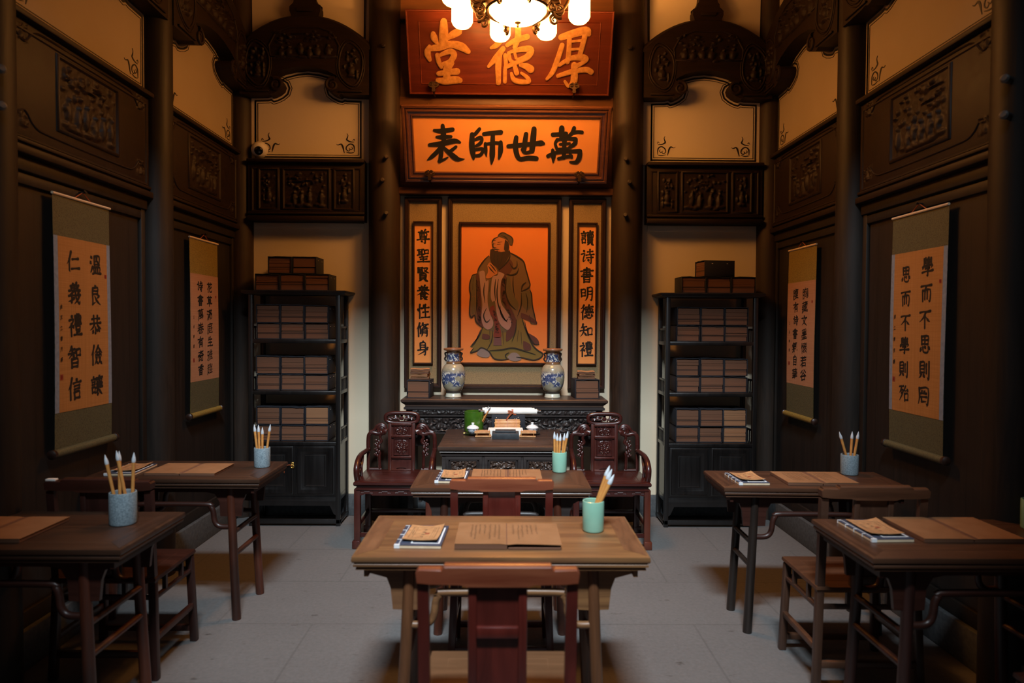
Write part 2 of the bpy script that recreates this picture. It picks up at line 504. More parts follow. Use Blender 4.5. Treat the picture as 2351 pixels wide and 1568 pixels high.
def kai(mb, ch, cx, cy, w, h, z0, M, seed=0, b=9.0, dz=None):
    """brush strokes for one character centred at (cx, cy); falls back to the plain glyph"""
    if not KAI.get(ch): return False
    r = random.Random(seed * 77 + ord(ch))
    for i, st in enumerate(KAI[ch].split(';')):
        t = st[0]
        v = [float(q) for q in st[1:].split(',')]
        P = list(zip(v[::2], v[1::2]))
        if t != 'z' and len(P) == 2:        # a slight bow in every plain stroke
            (x0, y0), (x1, y1) = P
            k = .05 if t in 'hv' else .10
            P = [P[0], (x0 + (x1 - x0) * .33 - (y1 - y0) * k * .5, y0 + (y1 - y0) * .33 + (x1 - x0) * -k * .4), (x0 + (x1 - x0) * .68, y0 + (y1 - y0) * .68), P[1]]
        n = len(P)
        W = KW[t]
        Q = []
        for j, (x, y) in enumerate(P):
            u = j / (n - 1) * 3
            a = min(int(u), 2)
            wd = W[a] + (W[a + 1] - W[a]) * (u - a)
            X, Y = (x - 50) / 100 * w, (50 - y) / 100 * h
            Q.append((cx + X + r.uniform(-.006, .006) * w, cy + Y + r.uniform(-.006, .006) * h, wd * b / 100 * w))
        zb = (dz(cy) if dz else 0)
        mb.stroke(Q, z0 + zb, z0 + zb + .0006 + i * .00003, M, sub=4 if t != 'z' else 3)
    return True
# ---------------------------------------------------------------- materials
wood('column_wood', '#1d1510', '#3a291d', 'Z', .55, 1.0, .25, c3='#28201a', spec=.35)
wood('column_dimmed', '#16110e', '#2b211a', 'Z', .55, 1.0, .25, c3='#1e1915', spec=.35)  # column wood darkened to offset the lamplight along the side walls
wood('beam_wood', '#1d130c', '#38251700'[:7], 'X', .5, 1.0, .2)
wood('carving_wood', '#150d08', '#2a1a10', 'X', .55, 1.0, .12, spec=.3)
wood('board_wood', '#4a2c16', '#6b4220', 'X', .5, .8, .15)
wood('desk_oak_x', '#4a2e1c', '#94683f', 'X', .42, .55, .12, c3='#6e4a33', coat=.1)
wood('desk_oak_z', '#4c2f1c', '#75492c', 'Z', .42, .8, .12, coat=.1)
wood('desk_dark_x', '#3c261a', '#5e3e2a', 'X', .4, .7, .12, c3='#452b1e', coat=.12)
wood('desk_dark_z', '#30150d', '#582a18', 'Z', .4, .8, .12, c3='#20110c', coat=.08)
wood('desk_dim_x', '#2e1d14', '#4a3122', 'X', .4, .7, .12, c3='#352218', coat=.12)  # weaker light on the left desks put into a darker wood colour
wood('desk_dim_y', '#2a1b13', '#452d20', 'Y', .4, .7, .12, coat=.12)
wood('desk_black_z', '#17110e', '#2b201a', 'Z', .38, .8, .12, coat=.1)
wood('lacquer_x', '#42140e', '#6a2418', 'X', .33, .7, .08, c3='#4c1a12', coat=.3)
wood('lacquer_z', '#3c120d', '#5f2017', 'Z', .33, .7, .08, c3='#461710', coat=.3)
wood('chair_dark_x', '#251009', '#3c1c13', 'X', .4, .7, .1, coat=.1)
wood('chair_dark_z', '#1f0e0a', '#361913', 'Z', .4, .7, .1, coat=.1)
wood('chair_brown_x', '#3f271a', '#5e3c28', 'X', .38, .7, .1, coat=.15)
wood('chair_brown_z', '#332016', '#4e3325', 'Z', .38, .7, .1, coat=.15)
wood('lacquer_worn_lit', '#5c2a1a', '#8c5236', 'X', .3, .7, .08, c3='#6e3522', coat=.3)  # worn lacquer, lightened as well for the highlight along the top rail
wood('seat_tan', '#5e3f28', '#8a5f40', 'X', .42, .7, .1, c3='#6b4930')
wood('rosewood_x', '#2c0f0c', '#471c16', 'X', .32, .8, .08, c3='#38140f', coat=.2)
wood('rosewood_z', '#2c0f0c', '#4d2018', 'Z', .32, .8, .08, c3='#5e2c1a', coat=.2)
wood('altar_wood', '#2e211b', '#4a362b', 'X', .36, .8, .15, coat=.2)
wood('altar_dark', '#1a1412', '#302522', 'X', .5, .8, .12, coat=.05)
wood('black_lacquer', '#0b0a0a', '#151313', 'Z', .32, .8, .05, coat=.25)
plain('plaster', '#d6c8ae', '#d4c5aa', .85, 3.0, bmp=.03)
plain('plaster_dimmed', '#a8987c', '#a49375', .85, 3.0, bmp=.03)  # plaster colour darkened to tone down lamplight on the side bays
plain('black_paint', '#0c0a09', '#14110e', .6)
plain('stone_base', '#3c3f42', '#54585a', .7, 40, bmp=.1)
plain('bronze', '#33241a', '#4a3522', .42, 30, metal=.8)
plain('dark_iron', '#22211f', '#35322e', .45, 30, metal=.6)
plain('grey_iron', '#4a4a4a', '#5d5d5c', .5, 20, metal=.3)
plain('brass', '#a4823f', '#c29a50', .35, 30, metal=.9)
plain('white_plastic', '#cfcac2', '#d8d2ca', .4)
plain('black_glass', '#08080a', '#0c0c10', .08)
plain('navy_cloth', '#14151c', '#1d1f29', .75, 60, bmp=.1)
plain('blue_cover', '#2b3242', '#394257', .7, 40, bmp=.05)
plain('white_thread', '#cfd3d6', '#dfe2e4', .7)
plain('page_cream', '#cbb394', '#d8c3a4', .8, 30)
plain('bamboo', '#b5763a', '#d0934f', .45, 25)
plain('brush_white', '#a9b0b8', '#cdd2d6', .6, 60)
plain('brush_tip', '#5d6874', '#77828e', .6, 60)
plain('celadon', '#7fae98', '#8dbba5', .28, 9, coat=.4)
plain('green_glaze', '#2e4d14', '#47701f', .2, 8, coat=.6)
plain('grey_ceramic', '#5d6d76', '#93a3aa', .5, 150, bmp=.05)
plain('porcelain', '#b9b3a0', '#c8c1ac', .25, 10, coat=.5)
plain('porcelain_white', '#cdd2d4', '#dce0e0', .2, 10, coat=.5)
plain('rust_glaze', '#8a5a3a', '#a06c46', .35, 20, coat=.3)
plain('dark_glaze', '#2b2320', '#3a302a', .3, 20)
plain('white_paper', '#d9d6cf', '#e6e3dc', .75, 20)
plain('ribbon', '#8a3f1a', '#a5512a', .5, 30)
plain('inkstone', '#24282c', '#33383c', .5, 30, bmp=.05)
plain('kraft_slip', '#9c6f48', '#bb8b5d', .7, 40, bmp=.1)
plain('ink', '#0d0b0a', '#15110f', .7)
plain('seal_red', '#8a2a1c', '#9c3324', .7)
plain('print_brown', '#5b402b', '#664930', .8)
plain('ink_grey', '#2c2824', '#35302b', .75)
plain('gold_leaf', '#b07a3c', '#d39a55', .42, 35, metal=.35, bmp=.15)
wood('plaque_red', '#56200f', '#7a331b', 'X', .45, .7, .1, c3='#602a14', coat=.1)
wood('frame_brown', '#4a2c1a', '#6b4128', 'X', .36, .8, .06, coat=.3)
plain('plaque_orange', '#eb9c50', '#eea45a', .6, 5, bmp=.03)
wood('frame_dark', '#20120d', '#321d15', 'Z', .36, .8, .05, coat=.2)
plain('painting_ground', '#e8853a', '#ea8d42', .6, 3)
plain('sash_blue', '#6d7a8c', '#7f8da0', .75, 50, bmp=.05)

def brocade(name, c1, c2, sc=90, bm=.25):
    m, nt, b = newmat(name)
    v = coords(nt)
    w = N(nt, 'ShaderNodeTexVoronoi', feature='F1')
    w.inputs['Scale'].default_value = sc
    nt.links.new(v, w.inputs['Vector'])
    f = noise_tex(nt, v, sc * 1.3, 4, .6, 1.5)
    mm = N(nt, 'ShaderNodeMath', operation='ADD')
    nt.links.new(w.outputs['Distance'], mm.inputs[0])
    nt.links.new(f, mm.inputs[1])
    c = ramp(nt, mm.outputs[0], [(.55, S(c1)), (1.0, S(c2))])
    nt.links.new(c, b.inputs['Base Color'])
    b.inputs['Roughness'].default_value = .5
    bump(nt, b, mm.outputs[0], bm, .003)
brocade('brocade_gold', '#6f6042', '#967f58', 150)
brocade('brocade_green', '#333326', '#57563f', 130)
brocade('brocade_yellow', '#4c4020', '#857237', 130)

def silk_paper(name, c1, c2):
    m, nt, b = newmat(name)
    v = coords(nt, (6, 160, 3))
    f = noise_tex(nt, v, 1.0, 4)
    v2 = coords(nt, (3, 3, 200))
    g = noise_tex(nt, v2, 1.0, 3)
    mm = N(nt, 'ShaderNodeMath', operation='MULTIPLY')
    nt.links.new(f, mm.inputs[0]); nt.links.new(g, mm.inputs[1])
    c = ramp(nt, mm.outputs[0], [(.12, S(c1)), (.42, S(c2))])
    nt.links.new(c, b.inputs['Base Color'])
    b.inputs['Roughness'].default_value = .75
silk_paper('silk_tan', '#976731', '#ac7a42')
silk_paper('silk_pink', '#966e52', '#a87e60')

def page_edges(name, c1, c2):
    m, nt, b = newmat(name)
    v = coords(nt, (.9, .9, 420))
    f = noise_tex(nt, v, 1.0, 5, .7)
    v2 = coords(nt, (.5, .5, 30))
    g = noise_tex(nt, v2, 1.0, 2, .5)
    c = ramp(nt, f, [(.3, S(c1)), (.7, S(c2))])
    gr = ramp(nt, g, [(.36, (.35, .35, .35, 1)), (.46, (1, 1, 1, 1))])
    c = mixc(nt, 1.0, c, gr, 'MULTIPLY')
    nt.links.new(c, b.inputs['Base Color'])
    b.inputs['Roughness'].default_value = .85
    bump(nt, b, f, .5, .003)
page_edges('pages_brown', '#4a2e20', '#7c5238')
page_edges('pages_light', '#6e482f', '#a0714c')

def printed_page():
    """brown paper; the columns of print are laid out in the sheet's own coordinates"""
    m, nt, b = newmat('printed_page')
    v = coords(nt)
    f = noise_tex(nt, v, 14, 4)
    c = ramp(nt, f, [(.3, S('#835935')), (.7, S('#8f6440'))])
    nt.links.new(c, b.inputs['Base Color'])
    b.inputs['Roughness'].default_value = .8
printed_page()

def floor_mat():
    m, nt, b = newmat('floor_stone')
    v = coords(nt)
    big = noise_tex(nt, v, 1.1, 4, .6)
    fine = noise_tex(nt, v, 45, 6, .7)
    pits = noise_tex(nt, coords(nt, (10, 26, 10)), 1.0, 3, .6)
    c = ramp(nt, big, [(.3, S('#5c5b5b')), (.7, S('#6d6c6b'))])
    c = mixc(nt, .55, c, ramp(nt, fine, [(.3, S('#565452')), (.7, S('#706e6d'))]))
    pr = ramp(nt, pits, [(.66, (1, 1, 1, 1)), (.74, (.45, .42, .40, 1))])
    c = mixc(nt, 1.0, c, pr, 'MULTIPLY')
    br = N(nt, 'ShaderNodeTexBrick')
    br.inputs['Scale'].default_value = 1.0
    br.inputs['Brick Width'].default_value = 1.05
    br.inputs['Row Height'].default_value = 0.62
    br.inputs['Mortar Size'].default_value = 0.006
    br.inputs['Color1'].default_value = (1, 1, 1, 1)
    br.inputs['Color2'].default_value = (.965, .965, .965, 1)
    br.inputs['Mortar'].default_value = (.80, .80, .80, 1)
    nt.links.new(v, br.inputs['Vector'])
    c = mixc(nt, 1.0, c, br.outputs['Color'], 'MULTIPLY')
    nt.links.new(c, b.inputs['Base Color'])
    b.inputs['Roughness'].default_value = .62
    bump(nt, b, fine, .12, .004)
floor_mat()

def plank_mat(name, axis):
    """vertical boards of a side wall, u runs along the wall"""
    m, nt, b = newmat(name)
    v = coords(nt, (16, 16, 1.2))
    f = noise_tex(nt, v, 1.6, 7, .62, .9)
    tc = N(nt, 'ShaderNodeTexCoord')
    sp = N(nt, 'ShaderNodeSeparateXYZ')
    nt.links.new(tc.outputs['Object'], sp.inputs[0])
    d = N(nt, 'ShaderNodeMath', operation='DIVIDE')
    nt.links.new(sp.outputs[axis], d.inputs[0]); d.inputs[1].default_value = .21
    fl = N(nt, 'ShaderNodeMath', operation='FRACT'); nt.links.new(d.outputs[0], fl.inputs[0])
    seam = ramp(nt, fl.outputs[0], [(0.0, (.3, .3, .3, 1)), (.03, (1, 1, 1, 1)), (.97, (1, 1, 1, 1)), (1.0, (.3, .3, .3, 1))])
    c = ramp(nt, f, [(.28, S('#130f0d')), (.72, S('#241c18'))])
    c = mixc(nt, 1.0, c, seam, 'MULTIPLY')
    nt.links.new(c, b.inputs['Base Color'])
    b.inputs['Roughness'].default_value = .55
    bump(nt, b, f, .2, .004)
plank_mat('planks', 'Y')

def vase_mat(name, g1, g2, lo):
    m, nt, b = newmat(name)
    v = coords(nt, (1, 1, 1))
    a = noise_tex(nt, v, 34, 4, .6, 1.2)
    g = noise_tex(nt, v, 11, 2, .5)
    c = ramp(nt, a, [(.36, S('#c2beb0')), (.43, S('#d8d6cc')), (.47, S('#465278')), (.66, S('#303858'))])
    msk = ramp(nt, g, [(lo, (0, 0, 0, 1)), (lo + .05, (1, 1, 1, 1))])
    tc = N(nt, 'ShaderNodeTexCoord')
    sp = N(nt, 'ShaderNodeSeparateXYZ'); nt.links.new(tc.outputs['Object'], sp.inputs[0])
    band = ramp(nt, sp.outputs['Z'], [(.085, (0, 0, 0, 1)), (.10, (1, 1, 1, 1)), (.19, (1, 1, 1, 1)), (.225, (0, 0, 0, 1)),
                                      (.292, (0, 0, 0, 1)), (.30, (1, 1, 1, 1)), (.35, (1, 1, 1, 1)), (.375, (0, 0, 0, 1))])
    mm = N(nt, 'ShaderNodeMath', operation='MULTIPLY')
    nt.links.new(msk, mm.inputs[0]); nt.links.new(band, mm.inputs[1])
    ground = ramp(nt, noise_tex(nt, v, 20, 3), [(.3, S(g1)), (.7, S(g2))])
    c = mixc(nt, mm.outputs[0], ground, c)
    nt.links.new(c, b.inputs['Base Color'])
    b.inputs['Roughness'].default_value = .22
    b.inputs['Coat Weight'].default_value = .5
vase_mat('vase_paint', '#8d8670', '#a59d86', .42)
vase_mat('vase_neck', '#6e4d30', '#866341', .44)

def cup_mat():
    m, nt, b = newmat('cup_paint')
    v = coords(nt)
    w = N(nt, 'ShaderNodeTexVoronoi'); w.inputs['Scale'].default_value = 90
    nt.links.new(v, w.inputs['Vector'])
    c = ramp(nt, w.outputs['Distance'], [(.25, S('#2c3a66')), (.38, S('#c6d0d8'))])
    nt.links.new(c, b.inputs['Base Color'])
    b.inputs['Roughness'].default_value = .2
    b.inputs['Coat Weight'].default_value = .5
cup_mat()

def lamp_mat(name, k):
    m, nt, b = newmat(name)
    b.inputs['Base Color'].default_value = (.9, .85, .75, 1)
    mx = max(LAMP)
    b.inputs['Emission Color'].default_value = (LAMP[0] / mx, LAMP[1] / mx, LAMP[2] / mx, 1)
    b.inputs['Emission Strength'].default_value = mx * k
    b.inputs['Roughness'].default_value = .3
lamp_mat('lamp_glass', 1.0)
lamp_mat('bowl_glass', BOWL)
lamp_mat('uplight_glow', BOWL * 6.0)  # glow of the added disc that shines upward from the bowl
for nm, h in {'robe_olive': '#66583a', 'robe_brown': '#775a38', 'robe_skirt': '#786428', 'robe_band': '#5c3428', 'sleeve_pink': '#ab877c',
              'skin_tone': '#c27a45', 'beard_brown': '#3a2415', 'cap_brown': '#5e4626', 'tassel_purple': '#6e4a48', 'shoe_grey': '#8a7a72',
              'line_dark': '#2c2418', 'apron_red': '#7a3524'}.items():
    plain(nm, h, h, .65)
# ---------------------------------------------------------------- the room
WX = 2.30      # side walls
WY = 5.87      # back wall
CEIL = 5.0

def room():
    struct(MB().span(-4.0, 4.0, -4.0, 6.3, -0.1, 0.0).build('floor', 'floor_stone', smooth=0))
    struct(MB().span(-2.6, 2.6, 1.3, 6.2, CEIL, CEIL + .1).build('ceiling', 'beam_wood', smooth=0))
    struct(MB().span(-2.6, 2.6, 2.0, 2.2, 4.3, CEIL).build('daylight_baffle', 'beam_wood', smooth=0))  # unseen beam added to keep daylight off the upper walls
    # unseen boards added over the viewer's head to cut daylight at the sides
    for s in (-1, 1):
        struct(MB().span(s * 1.0, s * 2.6, 1.25, 1.33, 2.5, CEIL).build('side_baffle', 'beam_wood', smooth=0))
    struct(MB().span(-2.6, 2.6, WY, WY + .15, 0, CEIL).build('wall_back', 'plaster', smooth=0))
    struct(MB().span(-WX - .15, -WX, 0.6, WY + .15, 0, CEIL).build('wall_left', 'planks', smooth=0))
    struct(MB().span(WX, WX + .15, 0.6, WY + .15, 0, CEIL).build('wall_right', 'planks', smooth=0))
    # dark plank linings below the friezes are the walls themselves; stone skirting
    struct(MB().span(-WX, -WX + .05, 0.6, WY, 0, .19, .006).build('baseboard_left', 'stone_base'))
    struct(MB().span(WX - .05, WX, 0.6, WY, 0, .19, .006).build('baseboard_right', 'stone_base'))
    struct(MB().span(-WX, WX, WY - .03, WY, 0, .185, .006).build('baseboard_back', 'stone_base'))
room()

def column(x, y, r, pegs, nm):
    """round timber post, slightly uneven"""
    mb = MB()
    n, k = 32, 26
    rnd = random.Random(int(x * 100 + y * 7))
    ph = rnd.uniform(0, 40)
    vs, fs = [], []
    for i in range(k + 1):
        z = CEIL * i / k
        for j in range(n):
            a = 2 * math.pi * j / n
            rr = r * (1 + .018 * mnoise.noise((math.cos(a) * 1.5 + ph, math.sin(a) * 1.5, z * 1.3)))
            vs.append((x + rr * math.cos(a), y + rr * math.sin(a), z))
    for i in range(k):
        for j in range(n):
            fs.append((i * n + j, i * n + (j + 1) % n, (i + 1) * n + (j + 1) % n, (i + 1) * n + j))
    mb.add(vs, fs)
    o = mb.build('column', 'column_wood' if nm in ('back', 'corner') else 'column_dimmed')
    struct(o)
    for a, z, L, m in pegs:
        d = Vector((math.cos(a), math.sin(a), 0))
        p = Vector((x, y, z)) + d * (r * .9)
        MB().tube([p, p + d * (L * .6), p + d * L + Vector((0, 0, -.002)), p + d * (L * 1.12)], [.016, .017, .02, .013], 10).build('peg', m, o)
    return o

fr = -math.pi / 2
for s in (-1, 1):
    t = fr - s * .25
    column(s * 1.025, 5.80, .13, [(fr - s * .1, 3.93, .045, 'column_wood'), (t, 3.02, .045, 'column_wood'), (fr - s * .05, 2.83, .05, 'column_wood'), (t, 2.56, .045, 'column_wood')], 'back')
    column(s * 2.26, 5.86, .108, [], 'corner')
    column(s * 2.27, 4.46, .107, [], 'mid')
    column(s * 2.27, 3.02, .112, [(fr - s * 1.0, 2.72, .06, 'grey_iron'), (fr - s * 1.0, 2.565, .06, 'grey_iron')], 'near')
    column(s * 2.27, 1.60, .112, [], 'front')

# ---- plaster fields with painted borders, crescent beams, carved friezes: one module per bay
def half_to_full(h):
    return h + [(-x, y) for x, y in reversed(h) if abs(x) > 1e-6]

def offset_path(P, d):
    """shift a polyline sideways by d (to its left)"""
    out = []
    n = len(P)
    for i in range(n):
        a, b, c = P[max(i - 1, 0)], P[i], P[min(i + 1, n - 1)]
        def nn(p, q):
            l = math.hypot(q[0] - p[0], q[1] - p[1]) or 1e-9
            return (-(q[1] - p[1]) / l, (q[0] - p[0]) / l)
        n1 = nn(a, b) if i > 0 else nn(b, c)
        n2 = nn(b, c) if i < n - 1 else nn(a, b)
        mx, my = n1[0] + n2[0], n1[1] + n2[1]
        l2 = mx * mx + my * my
        if l2 < .6: k = d / math.sqrt(max(l2, 1e-6))
        else: k = 2 * d / l2
        out.append((b[0] + mx * k, b[1] + my * k))
    return out

def ribbon(mb, P, w, M, closed=False, z1=.0015):
    L, R = offset_path(P, w / 2), offset_path(P, -w / 2)
    for i in range(len(P) - 1):
        q = [R[i], R[i + 1], L[i + 1], L[i]]
        vs = [(x, y, z1) for x, y in q] + [(x, y, -.001) for x, y in q]
        mb.add(vs, [(0, 1, 2, 3), (4, 5, 1, 0), (6, 7, 3, 2)], M)

CREST = [(0.0, .230), (.09, .222), (.19, .196), (.262, .160), (.272, .146), (.262, .138), (.246, .140), (.222, .138), (.190, .118), (.178, .088),
         (.190, .050), (.222, .024), (.262, .004), (.284, -.002), (.306, .012), (.335, .004)]     # right half of the beam's underside above the field's shoulder
FLOURISH = [[(-.10, .075, .003), (-.088, .068, .004), (-.062, .076, .009), (-.048, .056, .011), (-.040, .026, .007), (-.034, .004, .003)],
            [(-.012, .165, .003), (-.004, .150, .004), (-.010, .128, .008), (-.014, .114, .010), (.012, .098, .007), (.046, .094, .003)],
            [(.050, .012, .003), (.046, .060, .009), (.018, .078, .007), (-.012, .060, .008), (-.018, .034, .006), (0, .018, .005), (.012, .030, .004), (.006, .042, .003)],
            [(-.018, .010, .003), (.016, .002, .006), (.044, .006, .004)],
            [(.026, .052, .003), (.034, .040, .005), (.022, .028, .004), (.014, .036, .003)],
            [(.036, .108, .003), (.048, .118, .004), (.052, .104, .003)]]

def blobs(seed, w, h, kind):
    r = random.Random(seed)
    E = []
    if kind == 'vase':
        for k in range(3):
            E.append((r.uniform(-.1, .1) * w, -.32 * h, .16 * w, .05 * h, .8))
        E += [(0, -.18 * h, .17 * w, .12 * h, 1), (0, -.03 * h, .09 * w, .05 * h, .8), (0, .03 * h, .13 * w, .025 * h, .9)]
        for k in range(12):
            E.append((r.uniform(-.32, .32) * w, r.uniform(.08, .4) * h, r.uniform(.05, .1) * w, r.uniform(.025, .06) * h, r.uniform(.5, 1)))
        for k in range(5):
            E.append((r.choice((-.3, .3)) * w, r.uniform(-.38, 0) * h, .06 * w, r.uniform(.03, .09) * h, .7))
    else:
        nf = 4 if w < .45 else 6
        for k in range(nf):
            x = (k + .5 + r.uniform(-.25, .25)) / nf * w * .86 - .43 * w
            y = r.uniform(-.32, -.18) * h
            E += [(x, y, .05 * w, .17 * h, 1.0), (x + .004, y + .19 * h, .024 * w, .05 * h, 1.1), (x + r.choice((-1, 1)) * .045 * w, y + .05 * h, .03 * w, .05 * h, .8)]
        for k in range(34):
            E.append((r.uniform(-.46, .46) * w, r.uniform(.0, .46) * h, r.uniform(.02, .055) * w, r.uniform(.02, .055) * h, r.uniform(.45, 1)))
        for k in range(9):
            E.append((r.uniform(-.4, .4) * w, -.44 * h + r.uniform(-.02, .05) * h, r.uniform(.05, .12) * w, .045 * h, .7))
        for k in range(3):
            E.append((r.uniform(-.3, .3) * w, r.uniform(.15, .36) * h, .15 * w, .014 * h, .9))
    return E

def carve(seed, w, h, kind, depth):
    E = blobs(seed, w, h, kind)
    def f(x, y):
        z = 0.0
        for cx, cy, rx, ry, a in E:
            dx, dy = (x - cx) / rx, (y - cy) / ry
            d = dx * dx + dy * dy
            if d < 1: z = max(z, a * (1 - d) ** .5)
        z += .13 * mnoise.noise((x * 60 + seed, y * 60, 0)) + .05 * mnoise.noise((x * 160, y * 160 + seed, 3))
        return max(z, -.1) * depth
    return f

def frieze(M, w, z0, z1, layout, parent_struct, seed, cap=.03):
    """carved beam: slab, cap rail, panel mouldings and relief fields; M is the wall plane at the slab's face, centred on the bay"""
    mb = MB()
    h = z1 - z0
    mb.box((0, (z0 + z1) / 2, -.05), (w, h, .1), .004, M)
    mb.box((0, z1 - .012, .012), (w, .03, .05), .008, M)
    mb.box((0, z0 + .02, .008), (w, .04, .04), .008, M)
    mb.box((0, z0 + .065, .004), (w, .02, .02), .005, M)
    T = M @ Matrix.Translation((0, (z0 + z1) / 2 + .005, 0))
    mb.frame(w - .06, h - .14, [(0, 0), (.004, .007), (.012, .007), (.018, 0)], T)
    o = mb.build('trim_1', 'carving_wood')
    struct(o)
    for i, (u, v, pw, ph, kind) in enumerate(layout):
        P = M @ Matrix.Translation((u, v, 0))
        b = MB()
        b.frame(pw + .05, ph + .05, [(0, 0), (.004, .010), (.016, .012), (.025, .001)], P)
        b.relief(pw, ph, int(pw / .0075), int(ph / .0075), carve(seed * 7 + i, pw, ph, kind, .020), P @ Matrix.Translation((0, 0, .001)))
        b.build('carved_panel', 'carving_wood', o, smooth=60)
    return o

def bay(M, hw, zb, zs, seed, wash='plaster'):
    """field of plaster with a crescent beam above; local x along the wall, y = height, z out of the wall.
    hw half width of the field, zb its foot, zs its shoulder"""
    k = hw / .465
    crest = [(x * k if x < .34 else x, zs + y) for x, y in CREST]
    left = [(-x, y) for x, y in reversed(crest)]
    curve = left + crest[1:]
    # painted double line
    out = [(-hw, zb)] + [(-hw, zs)] + curve + [(hw, zs), (hw, zb)]
    ol = MB()
    path = [(-hw, zb), (hw, zb), (hw, zs)] + [(x, y) for x, y in reversed(curve)] + [(-hw, zs), (-hw, zb)]
    for off, w in ((.021, .013), (.041, .004)):
        P = offset_path(path + [path[1]], off)
        P = P[1:-1]
        P = [P[-1]] + P if False else P
        ribbon(ol, P + [P[0]] if False else P, w, M @ Matrix.Translation((0, 0, .011)))
        # close the foot and the left side
        ribbon(ol, [(-hw + off, zb + off - w / 2), (-hw + off, zs - off + w / 2)], w, M @ Matrix.Translation((0, 0, .011)))
        ribbon(ol, [(-hw + off - w / 2, zb + off), (hw - off + w / 2, zb + off)], w, M @ Matrix.Translation((0, 0, .011)))
    for sx in (-1, 1):
        for st in FLOURISH:
            ol.stroke([(sx * (hw - .125 + x), zb + .058 + y, w * 1.15) for x, y, w in st], -.001, .0015, M @ Matrix.Translation((0, 0, .011)), sub=5)
    fb = MB()
    fb.span(-hw - .06, hw + .06, zb - .02, zs + .45, -.02, .01, 0, M)
    fo = fb.build('trim_2', wash, smooth=0)
    struct(fo)
    ol.build('painted_border', 'black_paint', fo, smooth=0)
    # upper field with its own lines
    zt = zs + .640       # crown of the beam
    ze = zs + .395       # its ends
    arch = []
    for i in range(13):
        t = i / 12
        x = (hw + .04) * t
        arch.append((x, zt - (zt - ze) * t ** 2.2))
    ub = MB()
    ub.span(-hw - .06, hw + .06, zs + .45, CEIL, -.02, .01, 0, M)
    uo = ub.build('trim_3', wash, smooth=0)
    struct(uo)
    ul = MB()
    step = [(.10, .02), (.118, .075), (.135, .09), (.138, .13), (.112, .155), (.09, .17), (.082, .25), (.075, .5), (.075, .8)]
    for sx in (-1, 1):
        P = [(sx * (hw - .0), CEIL)] + [(sx * hw, ze + .035)] + [(sx * x, y) for x, y in reversed(arch) if .12 < x < hw - .02] + [(sx * x, zt + y) for x, y in step]
        for off, w in ((.021, .013), (.041, .004)):
            ribbon(ul, offset_path(P, off * sx), w, M @ Matrix.Translation((0, 0, .011)))
    ul.build('painted_border', 'black_paint', uo, smooth=0)
    # crescent beam
    th = .13
    e = hw + .07
    top = [(x * e / (hw + .04), y) for x, y in arch]
    poly = [(-e, zs)] + [(-hw + .02, zs)] + curve + [(hw - .02, zs), (e, zs)] + [(x, y) for x, y in reversed(top)] + [(-x, y) for x, y in top[1:]]
    cb = MB()
    cb.prism(poly, .012, th, M)
    # rounded back of the beam along its crown
    rim = [(-x, y - .022, th * .55) for x, y in reversed(top)] + [(x, y - .022, th * .55) for x, y in top[1:]]
    cb.tube([Vector(p) for p in rim], .052, 12, M)
    # scroll ends
    for sx in (-1, 1):
        cx, cy = sx * .232 * k, zs + .078
        sp = []
        for i in range(26):
            a = i / 25 * 2.4 * math.pi
            r = .056 * (1 - .30 * a / math.pi / 2.4 * 2)
            sp.append((cx + sx * r * math.cos(a + 1.2), cy + r * math.sin(a + 1.2), th + .004))
        cb.tube(sp, [.017 - .008 * i / 25 for i in range(26)], 8, M)
        cb.lathe([(.052, 0), (.05, .02), (.03, .035), (.004, .04)], 18, M @ Matrix.Translation((cx, cy, th - .03)))
    bo = cb.build('crescent_beam', 'carving_wood')
    struct(bo)
    T = M @ Matrix.Translation((0, 0, th))
    mid = MB().relief(.54 * k, .235, 72, 34, carve(seed + 40, .54 * k, .235, 'scene', .022), T @ Matrix.Translation((0, zs + .41, 0)))
    mid.tube([(-.28 * k, zs + .31, 0), (-.29 * k, zs + .40, 0), (-.23 * k, zs + .51, 0), (-.12 * k, zs + .55, 0), (.12 * k, zs + .55, 0), (.23 * k, zs + .51, 0), (.29 * k, zs + .40, 0), (.28 * k, zs + .31, 0)], .009, 8, T, closed=True)
    mid.build('carved_panel', 'carving_wood', bo, smooth=60)
    for sx in (-1, 1):
        b = MB()
        c = T @ Matrix.Translation((sx * .385 * k, zs + .25, 0))
        b.relief(.17 * k, .30, 26, 40, carve(seed + 50 + sx, .17 * k, .30, 'vase', .024), c)
        oval = [(.10 * k * math.cos(a), .175 * math.sin(a) + .012 * math.cos(3 * a), 0) for a in [i / 24 * 2 * math.pi for i in range(24)]]
        b.tube(oval, .010, 8, c, closed=True)
        b.tube([(x * 1.16, y * 1.14, 0) for x, y, z in oval], .006, 8, c, closed=True)
        b.box((0, -.225, .006), (.19 * k, .012, .016), .003, c)
        b.build('carved_panel', 'carving_wood', bo, smooth=60)
    # stub post on the crown
    pm = MB()
    prof = [(.10, zt - .03), (.118, zt + .03), (.128, zt + .055), (.128, zt + .09), (.104, zt + .115), (.094, zt + .12), (.094, zt + .145), (.08, zt + .16), (.072, zt + .2), (.066, zt + .3), (.066, CEIL)]
    pm.prism([(x, y) for x, y in prof] + [(-x, y) for x, y in reversed(prof)], .012, .105, M)
    pm.tube([(-.098, zt + .118, .09), (.098, zt + .118, .09)], .016, 10, M)
    pm.box((0, zt + .06, .11), (.13, .03, .02), .006, M)
    pm.build('stub_post', 'carving_wood', bo)

